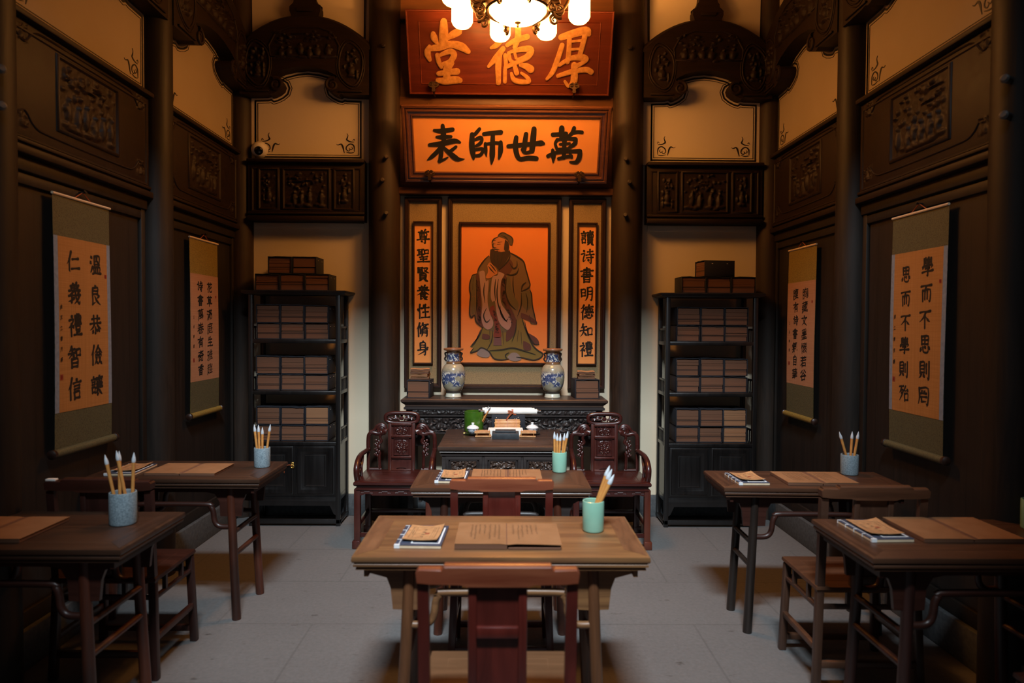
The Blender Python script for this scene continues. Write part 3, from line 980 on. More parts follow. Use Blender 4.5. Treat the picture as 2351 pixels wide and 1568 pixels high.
ZF0, ZF1 = 2.51, 3.02
for s in (-1, 1):
    M = back_plane(s * 1.677, 5.845, 0)
    bay(M, .465, 3.035, 3.545, 3 + s)
    cx = s * 1.677
    F = back_plane(cx, 5.775, 0)
    frieze(F, .98, ZF0, ZF1, [(0, 2.775, .36, .31, 'scene'), (-.315, 2.775, .135, .31, 'vase'), (.315, 2.775, .135, .31, 'vase')], None, 11 + s)
    # cream batten under the frieze
    mb = MB().span(cx - .465, cx + .465, WY - .014, WY, 2.455, 2.505, .003)
    struct(mb.build('trim_4', 'plaster'))
    for yy, hw in ((3.74, .61), (5.16, .60)):
        P = (left_plane if s < 0 else right_plane)
        Ms = P(s * (WX - .012), yy, 0)
        bay(Ms, hw, 3.09, 3.575, 20 + s + int(yy), 'plaster_dimmed')
        Fs = P(s * (WX - .045), yy, 0)
        frieze(Fs, 1.24, 2.43, 3.085, [(0, 2.80, .50, .34, 'scene')], None, 30 + s + int(yy * 3))
        g = MB()
        T = Fs @ Matrix.Translation((0, 2.80, 0))
        cl = [(-.56, -.19), (-.50, -.16), (-.43, -.22), (-.3, -.235), (.3, -.235), (.43, -.22), (.50, -.16), (.56, -.19)]
        g.tube([(x, y, 0) for x, y in catmull(cl, 4)], .006, 6, T)
        g.tube([(x, -y, 0) for x, y in catmull(cl, 4)], .006, 6, T)
        for a in (-1, 1):
            for b in (-1, 1):
                c = T @ Matrix.Translation((a * .52, b * .2, 0))
                g.relief(.12, .11, 18, 16, carve(60 + a + b * 3, .12, .11, 'vase', .012), c)
        o = g.build('trim_5', 'carving_wood', smooth=60); struct(o)
        # wall frame: sill rail and stiles around the plank field
        w = MB()
        R = P(s * WX, yy, 0)
        w.span(-.62, .62, 2.36, 2.43, 0, .035, .006, R)
        w.span(-.62, .62, 2.30, 2.35, 0, .02, .004, R)
        for a in (-1, 1):
            w.span(a * .60 - .035, a * .60 + .035, .19, 2.36, 0, .022, .004, R)
        w.span(-.62, .62, .19, .27, 0, .022, .004, R)
        o = w.build('trim_6', 'column_dimmed'); struct(o)

# centre bay: boarded wall above, rail, cream recess below
cw = MB()
cw.span(-.92, .92, 5.83, WY, 2.80, CEIL, 0)
struct(cw.build('trim_7', 'board_wood', smooth=0))
rl = MB()
rl.span(-.93, .93, 5.77, WY, 2.745, 2.80, .006)
rl.span(-.93, .93, 5.80, WY, 2.80, 2.86, .006)
rl.span(-.93, .93, 5.79, WY, 3.48, 3.56, .008)
rl.span(-.93, .93, 5.79, WY, 4.20, 4.27, .008)
struct(rl.build('trim_8', 'board_wood'))
fm = MB()
for s in (-1, 1):
    fm.span(s * .90, s * .93, 5.79, WY, .185, 2.745, .004)
struct(fm.build('trim_9', 'frame_dark'))
# ---------------------------------------------------------------- plaques
def tilted(x, y, z, yt, zt):
    """plane leaning out from its foot (y, z) to its top (yt, zt)"""
    v = Vector((0, yt - y, zt - z)); L = v.length; v.normalize()
    return plane((x, y, z), (1, 0, 0), v), L

HOU = {  # gold characters, traced as brush strokes (x, y, width)
 'tang': [[(325, 80, 85), (320, 200, 108), (312, 340, 112)], [(192, 225, 62), (202, 270, 84), (232, 330, 46)], [(500, 195, 84), (430, 228, 84), (365, 270, 50)],
          [(140, 375, 46), (112, 450, 82), (135, 535, 50)], [(130, 405, 56), (260, 380, 84), (400, 345, 80), (530, 372, 96), (612, 430, 62)],
          [(232, 480, 56), (245, 555, 60), (275, 625, 46)], [(262, 480, 40), (385, 432, 66), (438, 470, 74), (390, 555, 66), (300, 590, 52)],
          [(238, 708, 56), (340, 690, 66), (468, 678, 82)], [(400, 575, 76), (345, 655, 96), (340, 790, 86)], [(225, 792, 56), (310, 798, 86), (450, 782, 90), (505, 790, 62)]],
 'de': [[(1050, 250, 50), (965, 345, 66), (895, 385, 36)], [(1042, 392, 62), (960, 500, 76), (862, 612, 40)], [(990, 470, 80), (982, 650, 74), (985, 815, 62)],
        [(1068, 470, 50), (1078, 590, 50), (1068, 650, 48), (1066, 800, 48)], [(1222, 120, 64), (1222, 250, 78), (1185, 375, 56)], [(1092, 350, 50), (1195, 290, 62), (1335, 245, 66)],
        [(1112, 445, 46), (1128, 525, 46), (1165, 560, 46)], [(1135, 430, 40), (1280, 395, 66), (1380, 400, 80), (1345, 485, 78), (1235, 535, 66)],
        [(1180, 425, 34), (1202, 505, 38)], [(1080, 620, 46), (1170, 575, 56), (1260, 545, 50)], [(1145, 695, 36), (1180, 775, 60), (1270, 800, 62), (1362, 795, 56), (1345, 745, 50), (1270, 690, 34)],
        [(1190, 615, 56), (1212, 690, 62)], [(1262, 590, 50), (1330, 605, 76), (1385, 640, 92)]],
 'hou': [[(1750, 248, 72), (1900, 200, 90), (2050, 165, 92), (2085, 205, 56)], [(1765, 345, 60), (1720, 500, 64), (1660, 670, 62), (1592, 762, 38)],
         [(1850, 262, 58), (1850, 420, 60), (1838, 545, 58)], [(2040, 215, 64), (2015, 340, 62), (1990, 455, 60)], [(1860, 300, 30), (2000, 285, 30)], [(1860, 395, 30), (2000, 385, 34)],
         [(1742, 585, 44), (1880, 500, 58), (2035, 492, 76), (2070, 525, 50), (1960, 595, 56)], [(1925, 585, 76), (1932, 700, 86), (1925, 800, 84), (1868, 848, 50), (1818, 790, 36)],
         [(1728, 722, 48), (1880, 672, 62), (2070, 640, 68), (2140, 668, 66)]]}
WAN = {
 'biao': [[(292, 130, 52), (300, 250, 72), (300, 340, 62), (282, 430, 60)], [(170, 195, 34), (255, 205, 62), (430, 182, 56)], [(202, 288, 34), (290, 290, 58), (405, 282, 40)],
          [(98, 400, 46), (250, 384, 70), (450, 342, 66), (530, 362, 30)], [(290, 400, 60), (200, 500, 62), (120, 572, 54), (62, 614, 16)],
          [(262, 470, 60), (252, 560, 62), (232, 635, 46)], [(225, 632, 44), (300, 606, 34), (352, 575, 18)], [(470, 425, 42), (400, 478, 46), (350, 500, 30)],
          [(300, 440, 40), (375, 510, 62), (450, 575, 76), (505, 602, 52), (588, 597, 6)]],
 'shi1': [[(805, 172, 48), (745, 240, 50), (712, 265, 30)], [(702, 250, 66), (695, 400, 80), (708, 520, 74), (718, 600, 26)],
          [(740, 322, 38), (815, 292, 56), (838, 325, 44), (810, 375, 52), (748, 412, 34)], [(745, 462, 38), (835, 448, 46), (848, 485, 48), (810, 538, 48), (735, 552, 38)],
          [(865, 240, 52), (960, 226, 54), (1105, 214, 64)], [(992, 240, 58), (986, 400, 74), (982, 560, 76), (970, 668, 18)], [(886, 378, 48), (890, 480, 52), (900, 552, 16)],
          [(890, 385, 38), (1000, 364, 42), (1095, 366, 46)], [(1102, 358, 58), (1100, 480, 72), (1078, 580, 34)]],
 'shi2': [[(1208, 410, 54), (1300, 400, 60), (1450, 385, 62), (1600, 368, 62), (1675, 362, 76), (1710, 368, 40)], [(1320, 285, 62), (1310, 400, 76), (1330, 520, 72), (1378, 590, 62), (1500, 575, 66), (1610, 582, 66)],
          [(1458, 238, 64), (1440, 380, 72), (1432, 480, 62)], [(1568, 165, 72), (1558, 300, 86), (1545, 470, 76)], [(1405, 455, 42), (1452, 500, 44), (1550, 478, 50)]],
 'wan': [[(1832, 242, 58), (1920, 236, 58), (2020, 226, 56)], [(1955, 150, 76), (1955, 240, 78), (1962, 300, 58)], [(2128, 146, 54), (2098, 220, 50), (2025, 282, 38)], [(2098, 218, 46), (2180, 200, 46), (2242, 204, 48)],
         [(1900, 310, 48), (1872, 370, 42), (1902, 450, 46)], [(1892, 312, 40), (2030, 296, 42), (2152, 300, 54)], [(2158, 302, 54), (2148, 362, 60), (2075, 418, 44)], [(2000, 300, 68), (2000, 420, 60), (2000, 562, 58)],
         [(1940, 376, 36), (2075, 362, 34)], [(1925, 442, 36), (2060, 432, 34)], [(1772, 545, 50), (1860, 502, 48), (2000, 480, 44), (2222, 468, 58)], [(1838, 458, 44), (1850, 540, 70), (1850, 635, 20)],
         [(2228, 470, 58), (2220, 560, 70), (2178, 628, 56), (2092, 628, 26)], [(1925, 580, 40), (2030, 552, 46), (2108, 542, 46)], [(2085, 500, 36), (2112, 560, 38)]]}

def plaques():
    M, L = tilted(.022, 5.735, 3.56, 5.46, 4.135)
    t = thing('name_plaque', 'red-brown wooden plaque with raised gold characters, tilted out behind the chandelier', 'plaque', (.022, 5.735, 3.56))
    I = Matrix.Translation(Vector((-.022, -5.735, -3.56)))
    M = I @ M
    b = MB()
    b.loft_rect([(.83, L / 2, -.03), (.83, L / 2, -.006), (.822, L / 2 - .008, 0)], M @ Matrix.Translation((0, L / 2, 0)))
    b.build('board', 'plaque_red', t)
    e = MB()
    e.frame(1.66, L, [(0, 0), (.004, .009), (.012, .009), (.016, .0005)], M @ Matrix.Translation((0, L / 2, 0)))
    e.frame(1.46, L - .16, [(0, .0005), (.004, .006), (.008, .0005)], M @ Matrix.Translation((0, L / 2, 0)))
    e.build('moulding', 'plaque_red', t)
    for i, (nm, sts) in enumerate(HOU.items()):
        g = MB()
        for n_, st in enumerate(sts):
            P = [((x / 5.343 + 960 - 1170) * .00352, (222 - (y / 5.343 + 40)) * L / 194, w / 5.343 * .0035) for x, y, w in st]
            g.stroke(P, 0, .011 + n_ * .00025, M, sub=6)
            g.stroke([(x, y, w * .72) for x, y, w in P], .011, .016 + n_ * .00025, M, sub=6)
        g.build('gold_character', 'gold_leaf', t, smooth=0)
    M, L = tilted(0.0, 5.735, 2.835, 5.485, 3.395)
    t = thing('motto_plaque', 'orange plaque with four black characters in a stepped brown frame', 'plaque', (0, 5.735, 2.835))
    M = Matrix.Translation(Vector((0, -5.735, -2.835))) @ M
    C = M @ Matrix.Translation((0, L / 2, 0))
    b = MB(); b.loft_rect([(.80, L / 2 - .04, -.03), (.80, L / 2 - .04, .006)], C)
    b.build('panel', 'plaque_orange', t)
    f = MB()
    f.frame(1.68, L, [(0, -.035), (0, .020), (.006, .028), (.020, .030), (.026, .022), (.034, .022), (.038, .028), (.048, .028), (.052, .018), (.072, .014), (.076, .020), (.084, .020), (.09, .006)], C)
    f.build('frame', 'frame_brown', t)
    for nm, sts in WAN.items():
        g = MB()
        for n_, st in enumerate(sts):
            P = [((x / 6.187 + 970 - 1161) * .00357, (334 - (y / 6.187 + 270)) * .00347, w / 6.187 * .0036) for x, y, w in st]
            g.stroke(P, .0, .0090 + n_ * .00012, C, sub=5)
        g.build('black_character', 'ink', t, smooth=0)
    # ruyi-headed pegs that carry the two plaques, and the small hooks above them
    k = [('red-brown gold-lettered plaque', -.60, 5.722, 3.60, 'left'), ('red-brown gold-lettered plaque', .555, 5.722, 3.60, 'right'), ('orange four-character plaque', -.63, 5.72, 2.875, 'left'), ('orange four-character plaque', .605, 5.72, 2.875, 'right')]
    for pl, x, y, z, s in k:
        o = thing('plaque_bracket', 'small cloud-shaped bronze bracket under the %s corner of the %s' % (s, pl), 'bracket', (x, y - .05, z), 0, 'cloud-shaped plaque brackets')
        b = MB()
        Q = plane((0, 0, 0), (1, 0, 0), (0, 0, 1))
        hh = [(0, .034), (.010, .043), (.022, .038), (.034, .032), (.043, .018), (.040, .004), (.028, -.004), (.016, -.008), (.012, -.02), (.016, -.03), (.010, -.042)]
        head = [(a, c) for a, c in catmull(hh, 3)] + [(-a, c) for a, c in reversed(catmull(hh, 3)[1:])]
        b.prism(head, 0, .016, Q)
        for a in (-1, 1):
            b.tube([(a * (.02 + .013 * math.cos(u)), .018 + .013 * math.sin(u), .017) for u in [i * .5 for i in range(12)]], .003, 6, Q)
            b.tube([(a * (.02 + .006 * math.cos(u)), .018 + .006 * math.sin(u), .017) for u in [i * .6 for i in range(10)]], .002, 6, Q)
        b.build('cloud_head', 'bronze', o)
        MB().tube([(0, 0, -.04), (0, .03, -.045), (0, .10, -.045)], .007, 8).build('pin', 'bronze', o)
    for nm, x, z in (('above the gold-lettered plaque', -.555, 4.20), ('over the left side of the orange plaque', -.655, 3.50), ('over the right side of the orange plaque', .635, 3.485)):
        h = MB().tube([(x, 5.80, z), (x, 5.77, z), (x, 5.755, z - .012), (x + .004, 5.75, z - .026), (x + .014, 5.75, z - .03), (x + .022, 5.752, z - .02)], .0045, 8)
        h.lathe([(.012, 0), (.012, .004)], 12, plane((x, 5.795, z), (1, 0, 0), (0, 0, 1)))
        tag(h.build('wall_hook', 'brass'), 'small brass hook on the boards ' + nm, 'hook', 'small brass hooks')
plaques()

# ---------------------------------------------------------------- framed couplets and portrait
def framed(name, label, cat, cx, cz, w, h, iw, ih, icz, ground):
    t = thing(name, label, cat, (cx, 5.865, cz))
    Q = plane((0, 0, 0), (1, 0, 0), (0, 0, 1))
    f = MB().frame(w, h, [(0, 0), (0, .045), (.006, .052), (.022, .052), (.028, .044), (.032, .044), (.036, .03), (.04, .024)], Q)
    f.build('frame', 'frame_dark', t)
    MB().box((0, 0, .012), (w - .06, h - .06, .02), 0, Q).build('brocade_mat', 'brocade_gold', t, smooth=0)
    J = Q @ Matrix.Translation((0, icz - cz, .02))
    k = .014 if w < .5 else .02
    MB().frame(iw, ih, [(0, 0), (0, .026), (.004, .03), (k * .7, .03), (k, .02), (k, .002)], J).build('inner_frame', 'frame_dark', t)
    MB().box((0, 0, .003), (iw - k, ih - k, .004), 0, J).build('painting', ground, t, smooth=0)
    return t, J @ Matrix.Translation((0, 0, .0052))

def couplets():
    for s, txt, lab in ((-1, '尊聖賢養性脩身', 'narrow framed orange couplet whose top character has a hooked foot, beside the column on the bookcase-latch side'), (1, '讀詩書明德知禮', '')):
        lab = 'narrow framed orange couplet hanging left of the robed figure painting' if s < 0 else 'narrow framed orange couplet hanging right of the robed figure painting'
        cx = s * .695 if s > 0 else -.703
        t, J = framed('framed_couplet', lab, 'couplet', cx, 1.914, .315, 1.62, .172, 1.215, 1.914, 'plaque_orange')
        t['group'] = 'pair of framed couplets'
        w = MB()
        for i, ch in enumerate(txt):
            kai(w, ch, .002 * math.sin(i * 2), .478 - i * .1585, .114, .126, .0002, J, i + s, 16.0)
        w.build('lettering', 'ink', t, smooth=0)
couplets()

def painting():
    t, J = framed('framed_painting', 'large framed painting of a bearded robed elder on an orange ground', 'painting', -.010, 1.914, .965, 1.63, .775, 1.215, 1.912, 'painting_ground')
    k = .000782
    def pt(p): return ((p[0] - 505) * k, (780 - p[1]) * k)
    def poly(name, m, ps, z, sm=4, par=True):
        for n_, P in enumerate(ps):
            z += .00011
            q = catmull([(x, y) for x, y in P] + [P[0]], sm)[:-1] if sm else P
            o = MB().prism([pt(p) for p in q], 0, z, J).build(name, m, fig if par else t, smooth=0)
        return o
    fig = poly('figure', 'robe_olive', [[(330, 420), (300, 600), (290, 800), (280, 1000), (300, 1150), (420, 1200), (560, 1180), (620, 1000), (560, 700), (500, 480), (420, 440)]], .0025, 4, False)
    # robes, sleeves, bands
    poly('skirt', 'robe_skirt', [[(270, 1120), (225, 1250), (138, 1355), (170, 1375), (140, 1425), (215, 1400), (260, 1370), (340, 1410), (395, 1485), (480, 1502), (560, 1490), (640, 1470), (720, 1480), (830, 1502), (905, 1475), (928, 1430), (870, 1390), (815, 1330), (750, 1190), (690, 1030), (480, 980), (330, 1050)]], .002)
    poly('outer_robe', 'robe_brown', [[(555, 335), (640, 370), (712, 425), (738, 510), (770, 620), (780, 700), (800, 770), (812, 900), (838, 1020), (858, 1105), (800, 1105), (770, 1065), (690, 1050), (640, 1060), (600, 960), (530, 880), (440, 700), (430, 520), (500, 420)],
                                     [(332, 365), (280, 420), (226, 500), (208, 560), (155, 576), (130, 660), (128, 740), (138, 800), (130, 880), (128, 1000), (148, 1038), (182, 1015), (202, 1090), (270, 1150), (345, 1120), (330, 900), (350, 620), (430, 500), (400, 420)]], .003)
    poly('robe_fold', 'robe_olive', [[(530, 600), (560, 590), (600, 780), (660, 880), (640, 960), (560, 860), (525, 720)], [(690, 760), (760, 745), (800, 790), (805, 900), (760, 960), (700, 900)], [(150, 590), (188, 590), (190, 780), (150, 800), (138, 690)], [(140, 830), (185, 820), (190, 960), (150, 1000)]], .0036)
    poly('patterned_band', 'robe_band', [[(192, 582), (226, 578), (250, 780), (258, 1000), (272, 1100), (270, 1150), (212, 1095), (205, 950), (212, 800)], [(476, 590), (525, 590), (520, 800), (570, 920), (628, 1040), (640, 1100), (612, 1205), (545, 1185), (582, 1110), (568, 1020), (500, 900), (466, 760)],
                                        [(440, 530), (500, 468), (560, 402), (600, 470), (562, 562), (510, 572)], [(690, 985), (770, 1015), (858, 1075), (856, 1110), (770, 1070), (692, 1040)], [(740, 1190), (860, 1260), (888, 1325), (830, 1325)], [(715, 1290), (790, 1330), (795, 1390), (722, 1385)], [(530, 1190), (615, 1160), (612, 1230), (530, 1300)], [(270, 1215), (340, 1230), (340, 1275), (268, 1270)]], .0042)
    poly('apron', 'apron_red', [[(348, 930), (390, 908), (412, 990), (442, 1080), (462, 1150), (472, 1250), (390, 1250), (402, 1150), (385, 1050), (345, 990)]], .0044)
    poly('tassel', 'tassel_purple', [[(394, 1255), (475, 1252), (478, 1345), (388, 1345)]], .0044, 0)
    poly('sleeve', 'sleeve_pink', [[(230, 540), (285, 535), (302, 640), (332, 640), (322, 800), (326, 900), (352, 1000), (386, 1090), (368, 1152), (320, 1170), (276, 1130), (256, 1040), (266, 900), (250, 760)],
                                  [(440, 540), (503, 568), (470, 640), (460, 760), (472, 880), (522, 960), (575, 1040), (582, 1120), (550, 1172), (500, 1150), (450, 1090), (420, 980), (402, 860), (375, 868), (356, 800), (366, 640), (382, 590), (428, 580)]], .005)
    poly('head', 'skin_tone', [[(440, 158), (392, 180), (370, 215), (372, 262), (384, 300), (440, 322), (492, 322), (542, 290), (552, 240), (522, 190)]], .005)
    poly('hands', 'skin_tone', [[(318, 472), (345, 440), (380, 470), (420, 520), (426, 560), (392, 580), (342, 612), (302, 602), (326, 540)]], .0056)
    poly('beard', 'beard_brown', [[(350, 300), (380, 290), (402, 312), (432, 310), (440, 330), (500, 320), (552, 308), (560, 350), (520, 430), (470, 492), (440, 512), (408, 480), (368, 450), (345, 380)], [(510, 190), (545, 220), (556, 282), (535, 318), (500, 302), (502, 250)]], .0056)
    poly('cap', 'cap_brown', [[(430, 155), (450, 130), (490, 116), (540, 140), (576, 160), (595, 196), (586, 245), (560, 240), (540, 202), (500, 180)]], .006)
    poly('shoe', 'shoe_grey', [[(205, 1440), (240, 1385), (310, 1385), (350, 1440), (330, 1475), (250, 1470)], [(540, 1470), (590, 1425), (650, 1430), (695, 1490), (640, 1515), (575, 1505)]], .0046)
    L = MB()
    lines = [[(332, 365), (280, 420), (226, 500), (208, 560)], [(155, 576), (130, 660), (128, 740), (138, 800), (130, 880), (128, 1000), (148, 1038), (182, 1015), (202, 1090), (270, 1150)], [(208, 560), (155, 576)],
             [(565, 330), (640, 370), (712, 425), (738, 510), (770, 620), (780, 700), (690, 750)], [(780, 735), (802, 780), (812, 900), (838, 1020), (860, 1110)], [(270, 1150), (225, 1250), (138, 1355)], [(170, 1375), (140, 1425), (215, 1400), (260, 1370), (340, 1410), (395, 1485), (480, 1502), (560, 1490)],
             [(640, 1470), (720, 1480), (830, 1502), (905, 1475), (928, 1430), (870, 1390), (815, 1330), (750, 1190), (700, 1050)], [(350, 1400), (480, 1390), (600, 1370), (720, 1400), (850, 1440)], [(530, 600), (520, 760), (560, 880), (630, 950)], [(600, 570), (600, 700), (620, 820)], [(640, 420), (640, 480), (600, 500), (560, 440)], [(660, 500), (640, 550), (580, 575), (530, 560)],
             [(690, 750), (700, 690), (740, 650)], [(690, 770), (690, 900), (650, 1020)], [(740, 770), (760, 860), (750, 980)], [(640, 1060), (630, 1180), (590, 1300)], [(660, 1180), (650, 1300)], [(690, 1200), (700, 1330)], [(250, 1170), (200, 1290), (150, 1360)], [(380, 1180), (370, 1290), (320, 1390)], [(490, 1190), (500, 1330)], [(350, 1180), (350, 1300)],
             [(410, 620), (400, 740), (410, 860)], [(440, 620), (425, 760), (440, 900), (500, 1040), (540, 1090)], [(290, 660), (280, 760), (295, 880)], [(310, 940), (280, 1020), (310, 1090), (350, 1060)], [(460, 910), (470, 1000), (520, 1070), (550, 1050)], [(350, 640), (340, 760)], [(380, 205), (405, 200)], [(430, 220), (480, 215)], [(385, 236), (405, 238)], [(425, 242), (460, 238)], [(385, 225), (378, 262), (392, 280), (415, 276)],
             [(375, 300), (410, 296), (450, 300)], [(520, 250), (540, 262), (525, 300)], [(440, 160), (395, 180), (370, 215), (375, 262)], [(430, 155), (450, 130), (490, 116), (540, 140), (576, 160), (595, 196), (586, 245)], [(470, 145), (520, 170), (550, 215)], [(330, 480), (360, 520), (400, 560)], [(345, 455), (385, 500), (415, 540)], [(440, 330), (430, 400), (440, 480)], [(480, 330), (475, 400), (455, 470)], [(400, 330), (390, 400), (410, 450)],
             [(440, 520), (500, 468), (560, 390), (560, 300)], [(200, 700), (205, 860), (195, 1010)], [(165, 600), (160, 740)], [(560, 1420), (520, 1450), (540, 1490)], [(780, 1010), (800, 1100)], [(730, 1080), (760, 1200), (830, 1320), (890, 1330)]]
    for P in lines:
        q = [pt(p) + (.0052,) for p in P]
        q = [(a, b, c * 2.0) for a, b, c in q]
        q[0] = q[0][:2] + (.0035,); q[-1] = q[-1][:2] + (.0025,)
        L.stroke(q, 0, .0068, J, sub=5)
    L.build('ink_lines', 'line_dark', fig, smooth=0)
    rnd = random.Random(4)
    D = MB()
    for P, n in ((((215, 600), (225, 900), (240, 1110)), 60), (((500, 610), (500, 850), (600, 1100)), 70), (((395, 960), (425, 1100), (430, 1220)), 40)):
        for i in range(n):
            u = rnd.random() * 2
            a, b = (P[0], P[1]) if u < 1 else (P[1], P[2])
            u %= 1
            x, y = a[0] + (b[0] - a[0]) * u + rnd.uniform(-16, 16), a[1] + (b[1] - a[1]) * u
            r = rnd.uniform(5, 9)
            D.stroke([pt((x + r * math.cos(v), y + r * math.sin(v))) + (.0022,) for v in [rnd.random() + w * 1.3 for w in range(4)]], 0, .0066, J, sub=3, cap=False)
    D.build('embroidery', 'line_dark', fig, smooth=0)
painting()

# ---------------------------------------------------------------- hanging scrolls
def scroll(side, yc, w, zt, zb, cols, sig, near, label):
    P = left_plane if side < 0 else right_plane
    t = thing('hanging_scroll', label, 'scroll', (side * (WX - .04), yc, zb), 0, 'calligraphy scrolls on the plank walls')
    h = zt - zb
    Q = P(0, 0, 0)
    hw = w / 2
    b = MB()
    # mounting silk: gently curved sheet
    def sheet(x0, x1, y0, y1, z, m, nm):
        g = MB(); n = 12
        vs, fs = [], []
        for j in range(n + 1):
            for i in range(n + 1):
                x = x0 + (x1 - x0) * i / n; y = y0 + (y1 - y0) * j / n
                vs.append((x, y, z + .004 * math.sin(y * 3.1 + x * 2)))
        for j in range(n):
            for i in range(n):
                a = j * (n + 1) + i
                fs.append((a, a + 1, a + n + 2, a + n + 1))
        g.add(vs, fs, Q)
        k = len(vs)
        g.add([(x, y, zz - .0012) for x, y, zz in vs], [f[::-1] for f in fs], Q)
        return g.build(nm, m, t)
    tp, bt = (.16, .155) if near else (.20, .19)
    sheet(-hw, hw, 0, h, 0, 'brocade_green' if near else 'brocade_yellow', 'mounting_silk')
    if not near:
        sheet(-hw, hw, 0, h * bt, .0012, 'brocade_green', 'lower_silk')
    px = hw - (.032 if near else .0)
    if near:
        sheet(-hw, -px, h * bt, h * (1 - tp), .0012, 'sash_blue', 'side_strip')
        sheet(px, hw, h * bt, h * (1 - tp), .0012, 'sash_blue', 'side_strip')
    sheet(-px, px, h * bt, h * (1 - tp), .0016, 'silk_tan' if near else 'silk_pink', 'paper')
    wr = MB()
    y0, y1 = h * (1 - tp), h * bt
    for cx, txt, off, cs in cols:
        n = len(txt)
        st = (y0 - y1 - off[0] - off[1]) / n
        for i, ch in enumerate(txt):
            y = y0 - off[0] - st * (i + .5)
            if kai(wr, ch, cx * w + .004 * math.sin(i * 1.7 + cx * 9), y, cs[0] * .88, cs[1] * .88, .0018, Q, i, 17.0, lambda yy: .004 * math.sin(yy * 3.1 + cx * w * 2)):
                continue
            write(wr, ch, cx * w + .004 * math.sin(i * 1.7 + cx * 9), y, cs[0], cs[1], .0026 + .004 * math.sin(y * 3.1 + cx * w * 2), Q, i + int(cx * 50), slant=.2, rough=.03)
    n = len(sig)
    for i, ch in enumerate(sig):
        y = y0 - (y0 - y1) * (.40 + .36 * i / n)
        write(wr, ch, -.40 * w, y, .020, .026, .0026 + .004 * math.sin(y * 3.1 - .8 * w), Q, i, slant=.3, rough=.05)
    wr.build('lettering', 'ink', t, smooth=0)
    s = MB()
    ys = y0 - (y0 - y1) * .80
    for xx, yy, r in ((-.40 * w, ys, .012), (.40 * w, y0 - (y0 - y1) * .20, .009)):
        z = .0028 + .004 * math.sin(yy * 3.1 + xx * 2)
        s.frame(r * 2, r * 2.3, [(0, z), (.003, z)], Q @ Matrix.Translation((xx, yy, 0)))
        for k in (-.4, 0, .4):
            s.stroke([(xx + k * r, yy - r * .8, .0025), (xx + k * r * .8, yy + r * .8, .0025)], z - .001, z, Q, cap=False)
            s.stroke([(xx - r * .7, yy + k * r, .0022), (xx + r * .7, yy + k * r * 1.1, .0022)], z - .001, z, Q, cap=False)
    s.build('seal', 'seal_red', t, smooth=0)
    # rods, hanging cord, nail
    MB().tube([(-hw - .004, h, 0), (hw + .004, h, 0)], .007, 8, Q).build('top_rod', 'page_cream', t)
    r = MB().tube([(-hw - .012, 0, .004), (hw + .012, 0, .004)], .021, 14, Q)
    r.build('roller', 'brocade_green' if near else 'brocade_yellow', t)
    for a in (-1, 1):
        MB().tube([(a * (hw + .012), 0, .004), (a * (hw + .016), 0, .004), (a * (hw + .034), 0, .004), (a * (hw + .042), 0, .004)], [.018, .024, .024, .012], 12, Q).build('roller_knob', 'frame_dark', t)
    MB().tube([(-.07, h + .004, 0), (0, h + .045, 0), (.07, h + .004, 0)], .0025, 6, Q).build('cord', 'ribbon', t)
    MB().tube([(0, h + .045, -.035), (0, h + .045, .008), (0, h + .05, .016)], [.005, .005, .012], 8, Q).build('nail', 'dark_iron', t)

S5 = ((.09, .08), (.085, .10))
scroll(-1, 3.685, .49, 2.295, .985, [(.20, '溫良恭儉讓', (.04, .03), (.118, .125)), (-.18, '仁義禮智信', (.04, .03), (.125, .13))], '歲次之春月書', True, 'tan calligraphy scroll with two columns of five large characters on the plank wall')
scroll(-1, 5.155, .48, 2.265, .975, [(.16, '花草滿庭生雅趣', (.04, .03), (.10, .085)), (-.17, '詩書萬卷有奇香', (.04, .03), (.105, .088))], '之月春書', False, 'pinkish calligraphy scroll hanging nearest the bookcase with the brass latch')
scroll(1, 3.73, .50, 2.28, .965, [(.17, '學而不思則罔', (.03, .04), (.115, .115)), (-.20, '思而不學則殆', (.06, .04), (.105, .105))], '歲之春月書', True, 'tan calligraphy scroll with two columns of six large characters on the plank wall')
scroll(1, 5.20, .48, 2.25, .955, [(.15, '胸藏文墨懷若谷', (.04, .03), (.105, .088)), (-.18, '腹有詩書氣自華', (.04, .03), (.10, .086))], '之月春書', False, 'pinkish calligraphy scroll hanging nearest the bookcase topped by one turned case')

